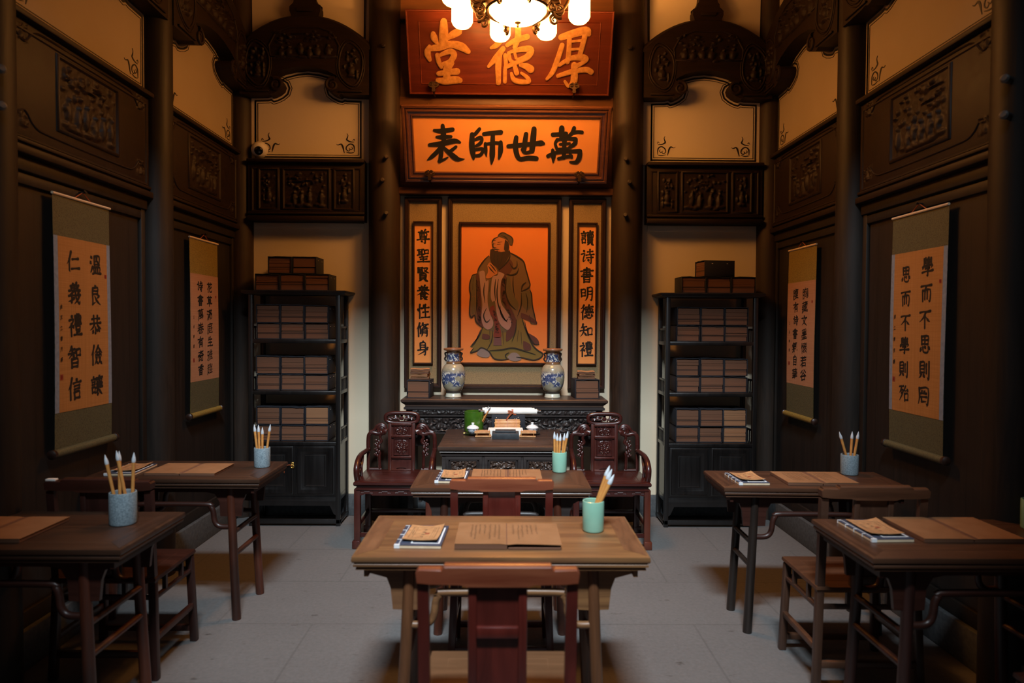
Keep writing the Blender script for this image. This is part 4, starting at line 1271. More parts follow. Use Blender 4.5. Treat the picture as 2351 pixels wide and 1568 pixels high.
# ---------------------------------------------------------------- chandelier
def chandelier():
    cx, cy = .074, 4.76
    t = thing('chandelier', 'bronze chandelier with frosted bowl and glowing cylinder shades', 'chandelier', (cx, cy, 3.785))
    z = 0.035   # rim height above the shades' feet
    prof = [(.004, z - .085), (.05, z - .083), (.10, z - .074), (.145, z - .058), (.178, z - .034), (.198, z - .006), (.198, z + .01)]
    MB().lathe(prof, 48, caps=True).build('glass_bowl', 'bowl_glass', t)
    rim = MB().lathe([(.194, z + .002), (.199, z - .014), (.214, z - .020), (.228, z - .012), (.232, z + .010), (.238, z + .024), (.238, z + .044), (.226, z + .058), (.20, z + .062), (.197, z + .05), (.1985, z + .012)], 48, caps=False)
    for k in range(3):
        a = 2.1 * k + .4
        rim.tube([(.205 * math.cos(a), .205 * math.sin(a), z + .06), (.04 * math.cos(a), .04 * math.sin(a), z + .12)], .007, 8)
    MB().lathe([(.195, z + .012), (.12, z + .018), (.012, z + .02)], 40, caps=True).build('uplight_disc', 'uplight_glow', t)  # hidden glowing disc, added to brighten the upper walls
    rim.lathe([(.02, z + .021), (.02, z + .09), (.05, z + .10), (.06, z + .16), (.03, z + .22), (.045, z + .30), (.02, z + .36), (.014, CEIL - 3.785 - .05), (.06, CEIL - 3.785 - .04), (.065, CEIL - 3.785)], 24)
    rim.build('bowl_rim', 'bronze', t)
    MB().lathe([(.002, z - .122), (.007, z - .118), (.009, z - .110), (.006, z - .104), (.010, z - .098), (.022, z - .090), (.020, z - .083)], 16).build('finial', 'brass', t)
    for k in range(8):
        a = math.radians(16 + 45 * k)
        R = Matrix.Rotation(a, 4, 'Z')
        arm = MB()
        pts = smooth3([(.23, 0, z + .03), (.30, 0, z + .02), (.365, 0, z + .10), (.40, 0, z + .22), (.44, 0, z + .30), (.455, 0, z + .275)], 6)
        arm.tube(pts, .012, 10, R)
        sp = []
        for i in range(30):
            u = i / 29
            r = .052 * (1 - .8 * u)
            v = -1.2 - u * 3.6 * math.pi
            sp.append((.300 + r * math.cos(v), 0, z + .035 + r * math.sin(v)))
        arm.tube(sp, [.014 - .008 * i / 29 for i in range(30)], 8, R)
        sp = []
        for i in range(22):
            u = i / 21
            r = .036 * (1 - .8 * u)
            v = 1.5 + u * 3.0 * math.pi
            sp.append((.268 + r * math.cos(v), 0, z - .035 + r * math.sin(v)))
        arm.tube(sp, [.011 - .006 * i / 21 for i in range(22)], 8, R)
        arm.build('scroll_arm', 'bronze', t)
        sx, sy = .455 * math.cos(a), .455 * math.sin(a)
        T = Matrix.Translation((sx, sy, 0))
        sh = MB().lathe([(.004, 0), (.03, .002), (.052, .010), (.068, .026), (.077, .046), (.077, .175), (.068, .192), (.045, .204), (.03, .206)], 28, T).build('lamp_shade', 'lamp_glass', t)
        MB().lathe([(.046, .202), (.05, .206), (.044, .226), (.024, .24), (.016, .26), (.016, .285), (.03, .29), (.03, .30), (.004, .31)], 20, T).build('shade_cap', 'bronze', t)
chandelier()

def security_camera():
    t = thing('security_camera', 'white domed security camera on the plaster field above the carved frieze', 'camera', (-2.085, 5.83, 3.115))
    Q = plane((0, 0, 0), (1, 0, 0), (0, 0, 1)) @ Matrix.Rotation(.35, 4, 'X') @ Matrix.Rotation(.2, 4, 'Y')
    MB().lathe([(.066, -.03), (.068, .0), (.066, .03), (.058, .055), (.045, .068), (.034, .072)], 28, Q).build('dome', 'white_plastic', t)
    MB().lathe([(.036, .070), (.034, .078), (.026, .085), (.012, .090), (.002, .091)], 24, Q).build('lens', 'black_glass', t)
    MB().lathe([(.07, 0), (.07, .012)], 28, plane((0, .01, 0), (1, 0, 0), (0, 0, 1))).build('mount', 'white_plastic', t)
security_camera()
# ---------------------------------------------------------------- furniture
def loop_top(w, d, z, th, edge='ice'):
    """profile rings of a panelled table top with a moulded edge; z = upper face"""
    a, b = w / 2, d / 2
    return [(a - .010, b - .010, z), (a - .002, b - .002, z - .004), (a, b, z - th * .32), (a - .004, b - .004, z - th * .44), (a - .010, b - .010, z - th * .48),
            (a - .006, b - .006, z - th * .58), (a - .007, b - .007, z - th * .72), (a - .016, b - .016, z - th * .78), (a - .014, b - .014, z - th * .96), (a - .022, b - .022, z - th)]

def desk(label, x, y, w, d, h, mx, mz, ax, az, rz=0.0, group=None):
    """narrow recessed-leg desk; (x, y) is the middle of its footprint"""
    t = thing('writing_desk', label, 'desk', (x, y, 0), rz, group)
    th = .058
    top = MB().loft_rect(loop_top(w, d, h, th))
    fw = .085
    # raised hairlines: frame-and-panel joints with mitres
    for s in (-1, 1):
        top.span(-w / 2 + fw, w / 2 - fw, s * (d / 2 - fw) - .001, s * (d / 2 - fw) + .001, h - .001, h + .0006)
        top.span(s * (w / 2 - fw) - .001, s * (w / 2 - fw) + .001, -d / 2 + fw, d / 2 - fw, h - .001, h + .0006)
    top.build('table_top', mx, t)
    lx, ly = w / 2 - .205 * w / 1.1, d / 2 - .075
    # end boards of the frame (grain runs across)
    for s in (-1, 1):
        poly = [(s * (w / 2 - .012), -d / 2 + .012), (s * (w / 2 - .012), d / 2 - .012), (s * (w / 2 - fw), d / 2 - fw), (s * (w / 2 - fw), -d / 2 + fw)]
        MB().prism(poly, h - .004, h + .0008).build('end_board', mz if 'oak' not in mz else 'desk_oak_y', t, smooth=0)
    zt = h - th
    for s in (-1, 1):
        # apron with cloud-ended spandrels at front and back
        e = w / 2 - .045
        o = []
        o += [(-e, zt), (-e, zt - .026), (-e + .02, zt - .03), (-lx - .085, zt - .045), (-lx - .07, zt - .085), (-lx - .062, zt - .165), (-lx - .018, zt - .167)]
        o += [(-lx + .018, zt - .167), (-lx + .055, zt - .165), (-lx + .06, zt - .085), (-lx + .085, zt - .042), (-lx + .13, zt - .032)]
        o = o + [(-p[0], p[1]) for p in reversed(o)]
        b = MB().prism(o, -.009, .009, plane((0, s * ly, 0), (1, 0, 0), (0, 0, 1)))
        b.build('apron', ax, t)
        # hump-backed stretcher
        zs = .515 * h / .8
        pts = [(-lx, s * ly, zs), (-lx + .05, s * ly, zs), (-lx + .078, s * ly, zs + .012), (-lx + .092, s * ly, zs + .04), (-lx + .098, s * ly, zs + .085), (-lx + .112, s * ly, zs + .112), (-lx + .142, s * ly, zs + .124)]
        pts = pts + [(-p[0], p[1], p[2]) for p in reversed(pts)]
        MB().tube(smooth3(pts, 4), .0145, 12).build('stretcher', ax, t)
        for q in (-1, 1):
            MB().tube([(q * lx, s * ly, zt + .001), (q * (lx + .012), s * (ly + .004), zt * .6), (q * (lx + .034), s * (ly + .012), 0.0)], [.0225, .0225, .024], 16).build('leg', az, t)
    for q in (-1, 1):
        e = w / 2 - .05
        b = MB().prism([(-d / 2 + .03, zt), (d / 2 - .03, zt), (d / 2 - .03, zt - .028), (-d / 2 + .03, zt - .028)], -.008, .008, plane((q * e, 0, 0), (0, 1, 0), (0, 0, 1)))
        b.build('end_apron', ax, t)
        for z, k in ((.485, .016), (.36, .02)):
            MB().tube([(q * (lx + k), -ly, z), (q * (lx + k), ly, z)], .014, 10).build('side_rail', az, t)
    return t
wood('desk_oak_y', '#553624', '#7f573a', 'Y', .42, .7, .12, coat=.1)
wood('desk_dark_y', '#372217', '#573826', 'Y', .4, .7, .12, coat=.15)

G = 'narrow student writing desks'
DK = ('desk_dark_x', 'desk_dark_y')
desk('light brown writing desk nearest the viewer in the middle of the room', -.010, 2.75, 1.10, .54, .80, 'desk_oak_x', 'desk_oak_y', 'desk_oak_x', 'desk_oak_z', 0, G)
desk('worn brown writing desk in front of the carved square table', -.018, 3.76, .95, .44, .80, 'desk_dark_x', 'desk_dark_y', 'altar_dark', 'desk_dark_z', 0, G)
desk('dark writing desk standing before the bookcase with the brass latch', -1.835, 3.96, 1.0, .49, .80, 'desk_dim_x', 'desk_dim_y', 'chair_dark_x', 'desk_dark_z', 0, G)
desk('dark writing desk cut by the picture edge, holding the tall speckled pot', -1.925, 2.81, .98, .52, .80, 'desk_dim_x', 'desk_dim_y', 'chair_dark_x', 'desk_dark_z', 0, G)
desk('black-legged writing desk near the bookcase topped by one turned case', 1.665, 3.765, 1.0, .42, .80, 'desk_dark_x', 'desk_dark_y', 'chair_dark_x', 'desk_black_z', math.radians(-1.5), G)
desk('dark writing desk with a notebook near its corner and a green pot', 1.845, 2.735, .97, .51, .80, 'desk_dark_x', 'desk_dark_y', 'chair_dark_x', 'chair_dark_z', 0, G)

def chair(label, x, y, mx, mz, rz=0.0, tagged=False, ms=None, mr=None):
    """yoke-less schoolroom chair facing +Y; (x, y) is the middle of the seat"""
    t = thing('school_chair', label, 'chair', (x, y, 0), rz, 'wooden chairs behind the writing desks')
    w, d, sh, H = .482, .41, .48, .932
    yb = -d / 2 + .02
    s = MB().loft_rect([(w / 2 - .012, d / 2 - .012, sh), (w / 2 - .002, d / 2 - .002, sh - .005), (w / 2, d / 2, sh - .018), (w / 2 - .008, d / 2 - .008, sh - .028), (w / 2 - .014, d / 2 - .014, sh - .034)])
    s.frame(w - .13, d - .13, [(0, sh - .0004), (.002, sh + .001), (.005, sh - .0004)])
    s.build('seat', ms or mx, t)
    # back posts lean back
    for q in (-1, 1):
        P = smooth3([(q * (w / 2 - .022), yb, sh - .03), (q * (w / 2 - .022), yb - .012, sh + .15), (q * (w / 2 - .020), yb - .03, H - .05)], 5)
        b = MB()
        for a, c in zip(P[:-1], P[1:]):
            b.bar(a, c, .034, .028, 0, up=(0, 1, 0))
        b.build('back_post', mz, t)
    # top rail: thick middle part stepped up from the two ends
    yr = yb - .034
    z0 = H - .045
    rail = [(-w / 2, H - .012), (-w / 2 + .01, H - .004), (-.165, H - .006), (-.158, H + .004), (.158, H + .004), (.165, H - .006), (w / 2 - .01, H - .004), (w / 2, H - .012),
            (w / 2 - .004, z0 + .004), (w / 2 - .04, z0), (.11, z0 - .002), (.09, z0 - .008), (-.09, z0 - .008), (-.11, z0 - .002), (-w / 2 + .04, z0), (-w / 2 + .004, z0 + .004)]
    b = MB().prism(rail, -.022, .022, plane((0, yr, 0), (1, 0, 0), (0, 0, 1)))
    for x0, x1, zz in ((-.157, .157, H + .002), (-w / 2 + .008, -.168, H - .008), (.168, w / 2 - .008, H - .008)):
        b.tube([(x0, yr, zz), (x1, yr, zz)], [.0225, .0225], 14, flat=.42)
    b.build('top_rail', mr or mx, t)
    # back panel: two stiles, recessed boards, cross bars
    for q in (-1, 1):
        MB().bar((q * .075, yb - .004, sh - .005), (q * .075, yr + .002, z0 - .004), .026, .024, .004).build('splat_stile', mz, t)
    f = MB()
    f.bar((0, yb - .002, sh), (0, yr + .004, z0), .13, .010)
    for z in (sh + .03, sh + .255):
        u = (z - sh) / (z0 - sh)
        f.box((0, yb - .004 + (yr - yb) * u, z), (.126, .028, .034), .004)
    f.build('splat', mz, t)
    for q in (-1, 1):
        for f_ in (-1, 1):
            MB().bar((q * (w / 2 - .022), f_ * (d / 2 - .022), sh - .03), (q * (w / 2 - .006), f_ * (d / 2 - .008), 0), .036, .032, .006).build('leg', mz, t)
    lo = MB()
    # thin rail under the seat carried on short struts, low foot rails
    for f_ in (-1, 1):
        lo.bar((-w / 2 + .03, f_ * (d / 2 - .02), sh - .1), (w / 2 - .03, f_ * (d / 2 - .02), sh - .1), .022, .02, .004, up=(0, 1, 0))
        lo.bar((f_ * (w / 2 - .018), -d / 2 + .03, sh - .105), (f_ * (w / 2 - .018), d / 2 - .03, sh - .105), .02, .02, .004, up=(0, 0, 1))
        for u in (-.09, .09):
            lo.bar((u, f_ * (d / 2 - .02), sh - .1), (u, f_ * (d / 2 - .02), sh - .03), .018, .018)
            lo.bar((f_ * (w / 2 - .018), u * .9, sh - .105), (f_ * (w / 2 - .018), u * .9, sh - .03), .018, .018)
    lo.build('seat_rail', mz, t)
    for q in (-1, 1):
        MB().bar((q * (w / 2 - .011), -d / 2 + .01, .19), (q * (w / 2 - .011), d / 2 - .01, .19), .024, .03, .005, up=(0, 0, 1)).build('side_stretcher', mx, t)
    MB().bar((-w / 2 + .01, d / 2 - .01, .07), (w / 2 - .01, d / 2 - .01, .07), .03, .026, .004).build('foot_rail', mx, t)
    MB().bar((-w / 2 + .01, -d / 2 + .01, .12), (w / 2 - .01, -d / 2 + .01, .12), .03, .024, .004).build('back_stretcher', mx, t)
    if tagged:
        MB().box((-w / 2 + .028, yr - .006, H + .002), (.045, .024, .010), .002).build('white_tag', 'white_paper', t)
    return t

chair('red lacquered chair nearest the viewer, pulled up to the light brown desk', -.018, 2.225, 'lacquer_x', 'lacquer_z', ms='seat_tan', mr='lacquer_worn_lit')
chair('red lacquered chair between the two middle desks', -.012, 3.37, 'lacquer_x', 'lacquer_z', ms='seat_tan', mr='lacquer_worn_lit')
chair('near-black chair with a white tag on its top rail, between two dark desks', -1.84, 3.325, 'chair_dark_x', 'chair_dark_z', 0, True)
chair('brown wooden chair pulled up to the black-legged desk', 1.655, 3.235, 'chair_brown_x', 'chair_brown_z', math.radians(-1))
chair('near-black chair in shadow behind the desk with the tall speckled pot', -1.98, 2.12, 'chair_dark_x', 'chair_dark_z')
chair('near-black chair in shadow behind the desk with the green pot', 1.98, 2.08, 'chair_dark_x', 'chair_dark_z')

# ---------------------------------------------------------------- carved armchairs
def swirl(seed, depth, f=46):
    def h(x, y):
        a = mnoise.noise((x * f * .6 + seed, y * f * .6, 1.7)) * 3.2
        v = math.sin(a * 2.4 + mnoise.noise((x * f, y * f, seed)) * 2.2)
        return depth * (.5 + .5 * v)
    return h

def ring_scroll(seed, w, hgt, depth):
    """symmetric carved scrollwork field"""
    cs = [(.22, .22, .2), (.22, -.2, .22), (.0, .02, .16), (.36, .02, .12), (.12, .38, .1), (.12, -.38, .1)]
    def f(x, y):
        X, Y = abs(x) / w, y / hgt
        z = 0
        for cx, cy, r in cs:
            d = math.hypot(X - cx, (Y - cy) * hgt / w * .9)
            if d < r:
                a = math.atan2(Y - cy, X - cx)
                z = max(z, (.5 + .5 * math.cos((d / r) * 9 - a)) * (1 - (d / r) ** 4))
        return depth * z
    return f

def armchair(label, x, y, rz=0.0):
    """carved rosewood armchair built facing -Y; (x, y) middle of the seat"""
    t = thing('carved_armchair', label, 'armchair', (x, y, 0), rz, 'pair of carved armchairs')
    w, d, sh = .575, .45, .495
    R = 'rosewood_x'; Z = 'rosewood_z'
    s = MB().loft_rect([(w / 2 - .010, d / 2 - .010, sh), (w / 2, d / 2, sh - .006), (w / 2 + .002, d / 2 + .002, sh - .02), (w / 2 - .004, d / 2 - .004, sh - .03), (w / 2 - .018, d / 2 - .018, sh - .036), (w / 2 - .02, d / 2 - .02, sh - .056)])
    s.frame(w - .15, d - .15, [(0, sh - .0005), (.002, sh + .0012), (.006, sh - .0005)])
    s.build('seat', R, t)
    zt = sh - .055
    for f_ in (-1, 1):
        ap = [(-w / 2 + .02, zt), (w / 2 - .02, zt), (w / 2 - .02, zt - .045), (w / 2 - .06, zt - .045), (w / 2 - .09, zt - .034), (.17, zt - .034), (.15, zt - .046), (-.15, zt - .046), (-.17, zt - .034), (-w / 2 + .09, zt - .034), (-w / 2 + .06, zt - .045), (-w / 2 + .02, zt - .045)]
        b = MB().prism(ap, -.010, .010, plane((0, f_ * (d / 2 - .016), 0), (1, 0, 0), (0, 0, 1)))
        Q = plane((0, -(d / 2 - .016) - .010, 0), (1, 0, 0), (0, 0, 1))
        if f_ < 0:
            for xx in (-.19, -.06, .06, .19):
                key = [(-.045, zt - .012), (-.045, zt - .026), (-.02, zt - .026), (-.02, zt - .018), (.02, zt - .018), (.02, zt - .028), (.045, zt - .028), (.045, zt - .012)]
                b.tube([(xx + a, c, 0) for a, c in key], .0028, 6, Q)
            b.box((0, zt - .002, .002), (w - .04, .010, .014), .003, Q)
        b.build('apron', R, t)
        MB().bar((f_ * (w / 2 - .016), -d / 2 + .02, zt - .02), (f_ * (w / 2 - .016), d / 2 - .02, zt - .02), .018, .045, .003, up=(0, 0, 1)).build('side_apron', Z, t)
        for q in (-1, 1):
            b = MB().bar((q * (w / 2 - .026), f_ * (d / 2 - .026), zt + .002), (q * (w / 2 - .026), f_ * (d / 2 - .026), 0), .046, .046, .006)
            b.box((q * (w / 2 - .020), f_ * (d / 2 - .022), .03), (.06, .056, .06), .008)
            b.build('leg', Z, t)
        MB().bar((f_ * (w / 2 - .026), -d / 2 + .04, .17), (f_ * (w / 2 - .026), d / 2 - .04, .17), .026, .03, .004, up=(0, 0, 1)).build('side_stretcher', Z, t)
    MB().bar((-w / 2 + .04, d / 2 - .026, .17), (w / 2 - .04, d / 2 - .026, .17), .026, .026, .004).build('back_stretcher', R, t)
    MB().bar((-w / 2 + .04, -d / 2 + .026, .10), (w / 2 - .04, -d / 2 + .026, .10), .03, .026, .004).build('front_stretcher', R, t)
    # back
    yb = d / 2 - .03
    B = plane((0, yb, 0), (1, 0, 0), (0, 0, 1))
    for q in (-1, 1):
        MB().bar((q * .092, yb, sh - .02), (q * .092, yb + .012, .865), .030, .03, .006).build('splat_stile', Z, t)
    fld = MB()
    fld.box((0, .68, -.004), (.155, .37, .012), 0, B)
    for z, hh in ((.763, .022), (.598, .020), (.857, .018), (sh + .004, .012)):
        fld.box((0, z, .004), (.16, hh, .028), .005, B)
    cut = [(-.078, sh + .07), (.078, sh + .07), (.078, sh + .004), (.05, sh + .004), (.035, sh + .016), (.015, sh + .02), (-.015, sh + .02), (-.035, sh + .016), (-.05, sh + .004), (-.078, sh + .004)]
    fld.prism(cut, .002, .010, B)
    fld.build('splat', Z, t)
    for z, ph in ((.810, .062), (.681, .115)):
        c = B @ Matrix.Translation((0, z, .002))
        g = MB().frame(.128, ph + .024, [(0, 0), (.003, .008), (.008, .008), (.011, .001)], c)
        g.relief(.106, ph + .002, 30, 26, ring_scroll(3, .106, ph, .010), c @ Matrix.Translation((0, 0, .001)))
        g.build('carved_panel', R, t, smooth=60)
    # racetrack crest with a pierced ornament
    cz = .905
    ring = []
    for i in range(32):
        a = i / 32 * 2 * math.pi
        ring.append((math.copysign(abs(math.cos(a)) ** .62, math.cos(a)) * .128, math.copysign(abs(math.sin(a)) ** .62, math.sin(a)) * .040 + cz, -.012))
    c = MB().tube(ring, .0165, 10, B, closed=True)
    c.build('crest_rail', R, t)
    o = MB()
    o.lathe([(.003, -.008), (.014, -.006), (.017, 0), (.014, .008), (.003, .01)], 14, B @ Matrix.Translation((0, cz, 0)))
    for q in (-1, 1):
        for k in range(3):
            o.tube(smooth3([(q * .02, cz - .02 + k * .01, 0), (q * .05, cz + .018 - k * .012, .002), (q * .08, cz - .012 + k * .008, 0), (q * .10, cz + .01 - k * .01, 0)], 4), .006, 6, B)
        o.box((0, cz + .025, 0), (.02, .02, .012), .003, B)
    o.build('crest_carving', R, t)
    for q in (-1, 1):
        # wing from the splat, curling and dropping to a post
        w_ = MB()
        P = smooth3([(q * .118, .795, 0), (q * .135, .80, 0), (q * .155, .785, 0), (q * .19, .782, 0), (q * .23, .79, 0), (q * .255, .775, 0), (q * .262, .73, 0), (q * .262, .66, 0)], 6)
        w_.tube(P, [.030 - .014 * min(1, i / 14) for i in range(len(P))], 10, B, flat=.8)
        sp = []
        for i in range(26):
            u = i / 25
            r = .034 * (1 - .78 * u)
            v = -.6 + u * 3.4 * math.pi
            sp.append((q * (.152 + r * math.cos(v)), .815 + r * math.sin(v), .004))
        w_.tube(sp, [.013 - .006 * i / 25 for i in range(26)], 8, B)
        w_.tube(smooth3([(q * .122, .80, 0), (q * .13, .84, 0), (q * .155, .856, 0), (q * .19, .845, 0), (q * .215, .81, 0), (q * .25, .795, 0)], 6), .012, 8, B)
        w_.box((q * .262, .655, 0), (.034, .034, .034), .006, B)
        w_.build('back_wing', R, t)
        MB().bar((q * .262, yb, sh - .01), (q * .262, yb, .64), .024, .024, .004).build('back_post', Z, t)
        # pierced bracket hanging between wing and seat rail
        br = MB().tube(smooth3([(q * .165, .775, 0), (q * .172, .75, 0), (q * .16, .72, 0), (q * .185, .69, 0), (q * .19, .65, 0), (q * .172, .63, 0), (q * .176, .60, 0), (q * .172, .5, 0)], 4), .012, 8, B)
        rn = random.Random(5)
        for k in range(16):
            v = .61 + .12 * k / 15
            br.lathe([(.002, -.012), (.009, -.008), (.011, 0), (.009, .008), (.002, .012)], 10, B @ Matrix.Translation((q * (.19 + .017 * math.sin(k * 1.3)), v, rn.uniform(-.004, .006))))
        br.tube([(q * .157 + .004 * 0, .5, 0), (q * .172, .5, 0), (q * .26, .5, 0)], .012, 8, B)
        br.build('side_bracket', R, t)
        # arm: sweeps forward from the back post and scrolls down onto the seat
        A = MB()
        P = smooth3([(q * .262, yb, .655), (q * .268, yb - .10, .658), (q * .275, yb - .22, .655), (q * .276, yb - .31, .635), (q * .276, yb - .365, .59), (q * .274, yb - .372, .545), (q * .272, yb - .352, sh)], 6)
        A.tube(P, [.017 + .006 * (i / len(P)) for i in range(len(P))], 10)
        sp = []
        for i in range(24):
            u = i / 23
            r = .042 * (1 - .75 * u)
            v = 2.6 + u * 2.6 * math.pi
            sp.append((q * .272, yb - .295 + r * math.cos(v), .575 + r * math.sin(v)))
        A.tube(sp, [.012 - .005 * i / 23 for i in range(24)], 8)
        A.tube(smooth3([(q * .27, yb - .18, .645), (q * .27, yb - .2, .6), (q * .27, yb - .23, .56), (q * .27, yb - .22, sh)], 4), .012, 8)
        A.build('armrest', R, t)
    return t

armchair('carved rosewood armchair standing beside the bookcase with the brass latch', -.815, 5.19)
armchair('carved rosewood armchair standing beside the bookcase topped by one turned case', .790, 5.185)

# ---------------------------------------------------------------- altar table and square table
def altar():
    t = thing('altar_table', 'long dark altar table with carved apron under the framed painting', 'altar table', (-.003, 5.62, 0))
    w, d, h = 1.66, .36, 1.05
    a, b = w / 2, d / 2
    MB().loft_rect([(a - .008, b - .008, h), (a, b, h - .008), (a - .002, b - .002, h - .024), (a - .02, b - .02, h - .04), (a - .032, b - .032, h - .05), (a - .032, b - .032, h - .06)]).build('table_top', 'altar_wood', t)
    m = MB()
    m.loft_rect([(a - .035, b - .035, h - .06), (a - .022, b - .022, h - .07), (a - .022, b - .022, h - .085), (a - .04, b - .04, h - .09), (a - .04, b - .04, h - .125), (a - .03, b - .03, h - .132), (a - .03, b - .03, h - .142), (a - .05, b - .05, h - .146)])
    m.build('waist', 'altar_dark', t)
    Q = plane((0, -b + .036, 0), (1, 0, 0), (0, 0, 1))
    g = MB()
    for i in range(3):
        c = (i - 1) * .52
        g.relief(.44, .030, 90, 8, swirl(i * 3.3, .008, 60), Q @ Matrix.Translation((c, h - .107, .005)))
    g.relief(w - .22, .118, 220, 26, swirl(8.2, .018, 36), Q @ Matrix.Translation((0, h - .212, -.012)))
    g.build('carved_apron', 'altar_dark', t, smooth=60)
    fr_ = MB()
    fr_.box((0, h - .212, -.02), (w - .12, .13, .014), 0, Q)
    fr_.box((0, h - .278, -.012), (w - .12, .012, .03), .003, Q)
    fr_.build('apron_board', 'altar_dark', t)
    for q in (-1, 1):
        MB().span(q * (a - .10), q * (a - .05), -b + .05, b - .04, 0.04, h - .145, .006).build('leg', 'altar_dark', t)
        MB().span(q * (a - .13), q * (a - .03), -b + .03, b - .02, 0, .045, .008).build('foot', 'altar_dark', t)
        s = MB().box((q * (a - .17), h - .33, -.02), (.12, .11, .016), .02, Q)
        s.build('spandrel', 'altar_dark', t)
    return t
altar()

def square_table():
    t = thing('square_table', 'dark square table with three carved drawer fronts before the altar table', 'table', (-.012, 4.925, 0))
    w, d, h = .875, .75, .835
    a, b = w / 2, d / 2
    top = MB().loft_rect([(a - .012, b - .012, h), (a - .002, b - .002, h - .006), (a, b, h - .02), (a - .006, b - .006, h - .032), (a - .016, b - .016, h - .036), (a - .012, b - .012, h - .046), (a - .024, b - .024, h - .054)])
    for s in (-1, 1):
        top.span(s * (a - .11) - .001, s * (a - .11) + .001, -b + .09, b - .09, h - .001, h + .0006)
        top.span(-a + .11, a - .11, s * (b - .09) - .001, s * (b - .09) + .001, h - .001, h + .0006)
    top.build('table_top', 'altar_wood', t)
    MB().loft_rect([(a - .03, b - .03, h - .05), (a - .03, b - .03, h - .058), (a - .018, b - .018, h - .061), (a - .018, b - .018, h - .068), (a - .028, b - .028, h - .070), (a - .028, b - .028, h - .225), (a - .024, b - .024, h - .235), (a - .03, b - .03, h - .245)]).build('case', 'altar_dark', t)
    Q = plane((0, -b + .028, 0), (1, 0, 0), (0, 0, 1))
    for i in range(3):
        c = Q @ Matrix.Translation(((i - 1) * .262, h - .134, 0))
        dr = MB().frame(.248, .118, [(0, 0), (.002, .010), (.012, .012), (.022, .010), (.026, .0)], c)
        dr.frame(.19, .075, [(0, 0), (.003, .008), (.008, .008), (.012, .001)], c)
        o = dr.build('drawer_front', 'altar_dark', t)
        MB().relief(.17, .058, 46, 18, swirl(20 + i * 5, .014, 60), c @ Matrix.Translation((0, 0, .001))).build('carving', 'altar_wood', o, smooth=60)
    for q in (-1, 1):
        for f_ in (-1, 1):
            MB().bar((q * (a - .05), f_ * (b - .05), h - .24), (q * (a - .05), f_ * (b - .05), 0), .05, .05, .006).build('leg', 'rosewood_z', t)
        MB().bar((q * (a - .05), -b + .06, .22), (q * (a - .05), b - .06, .22), .026, .03, .004, up=(0, 0, 1)).build('side_stretcher', 'altar_dark', t)
    return t
square_table()

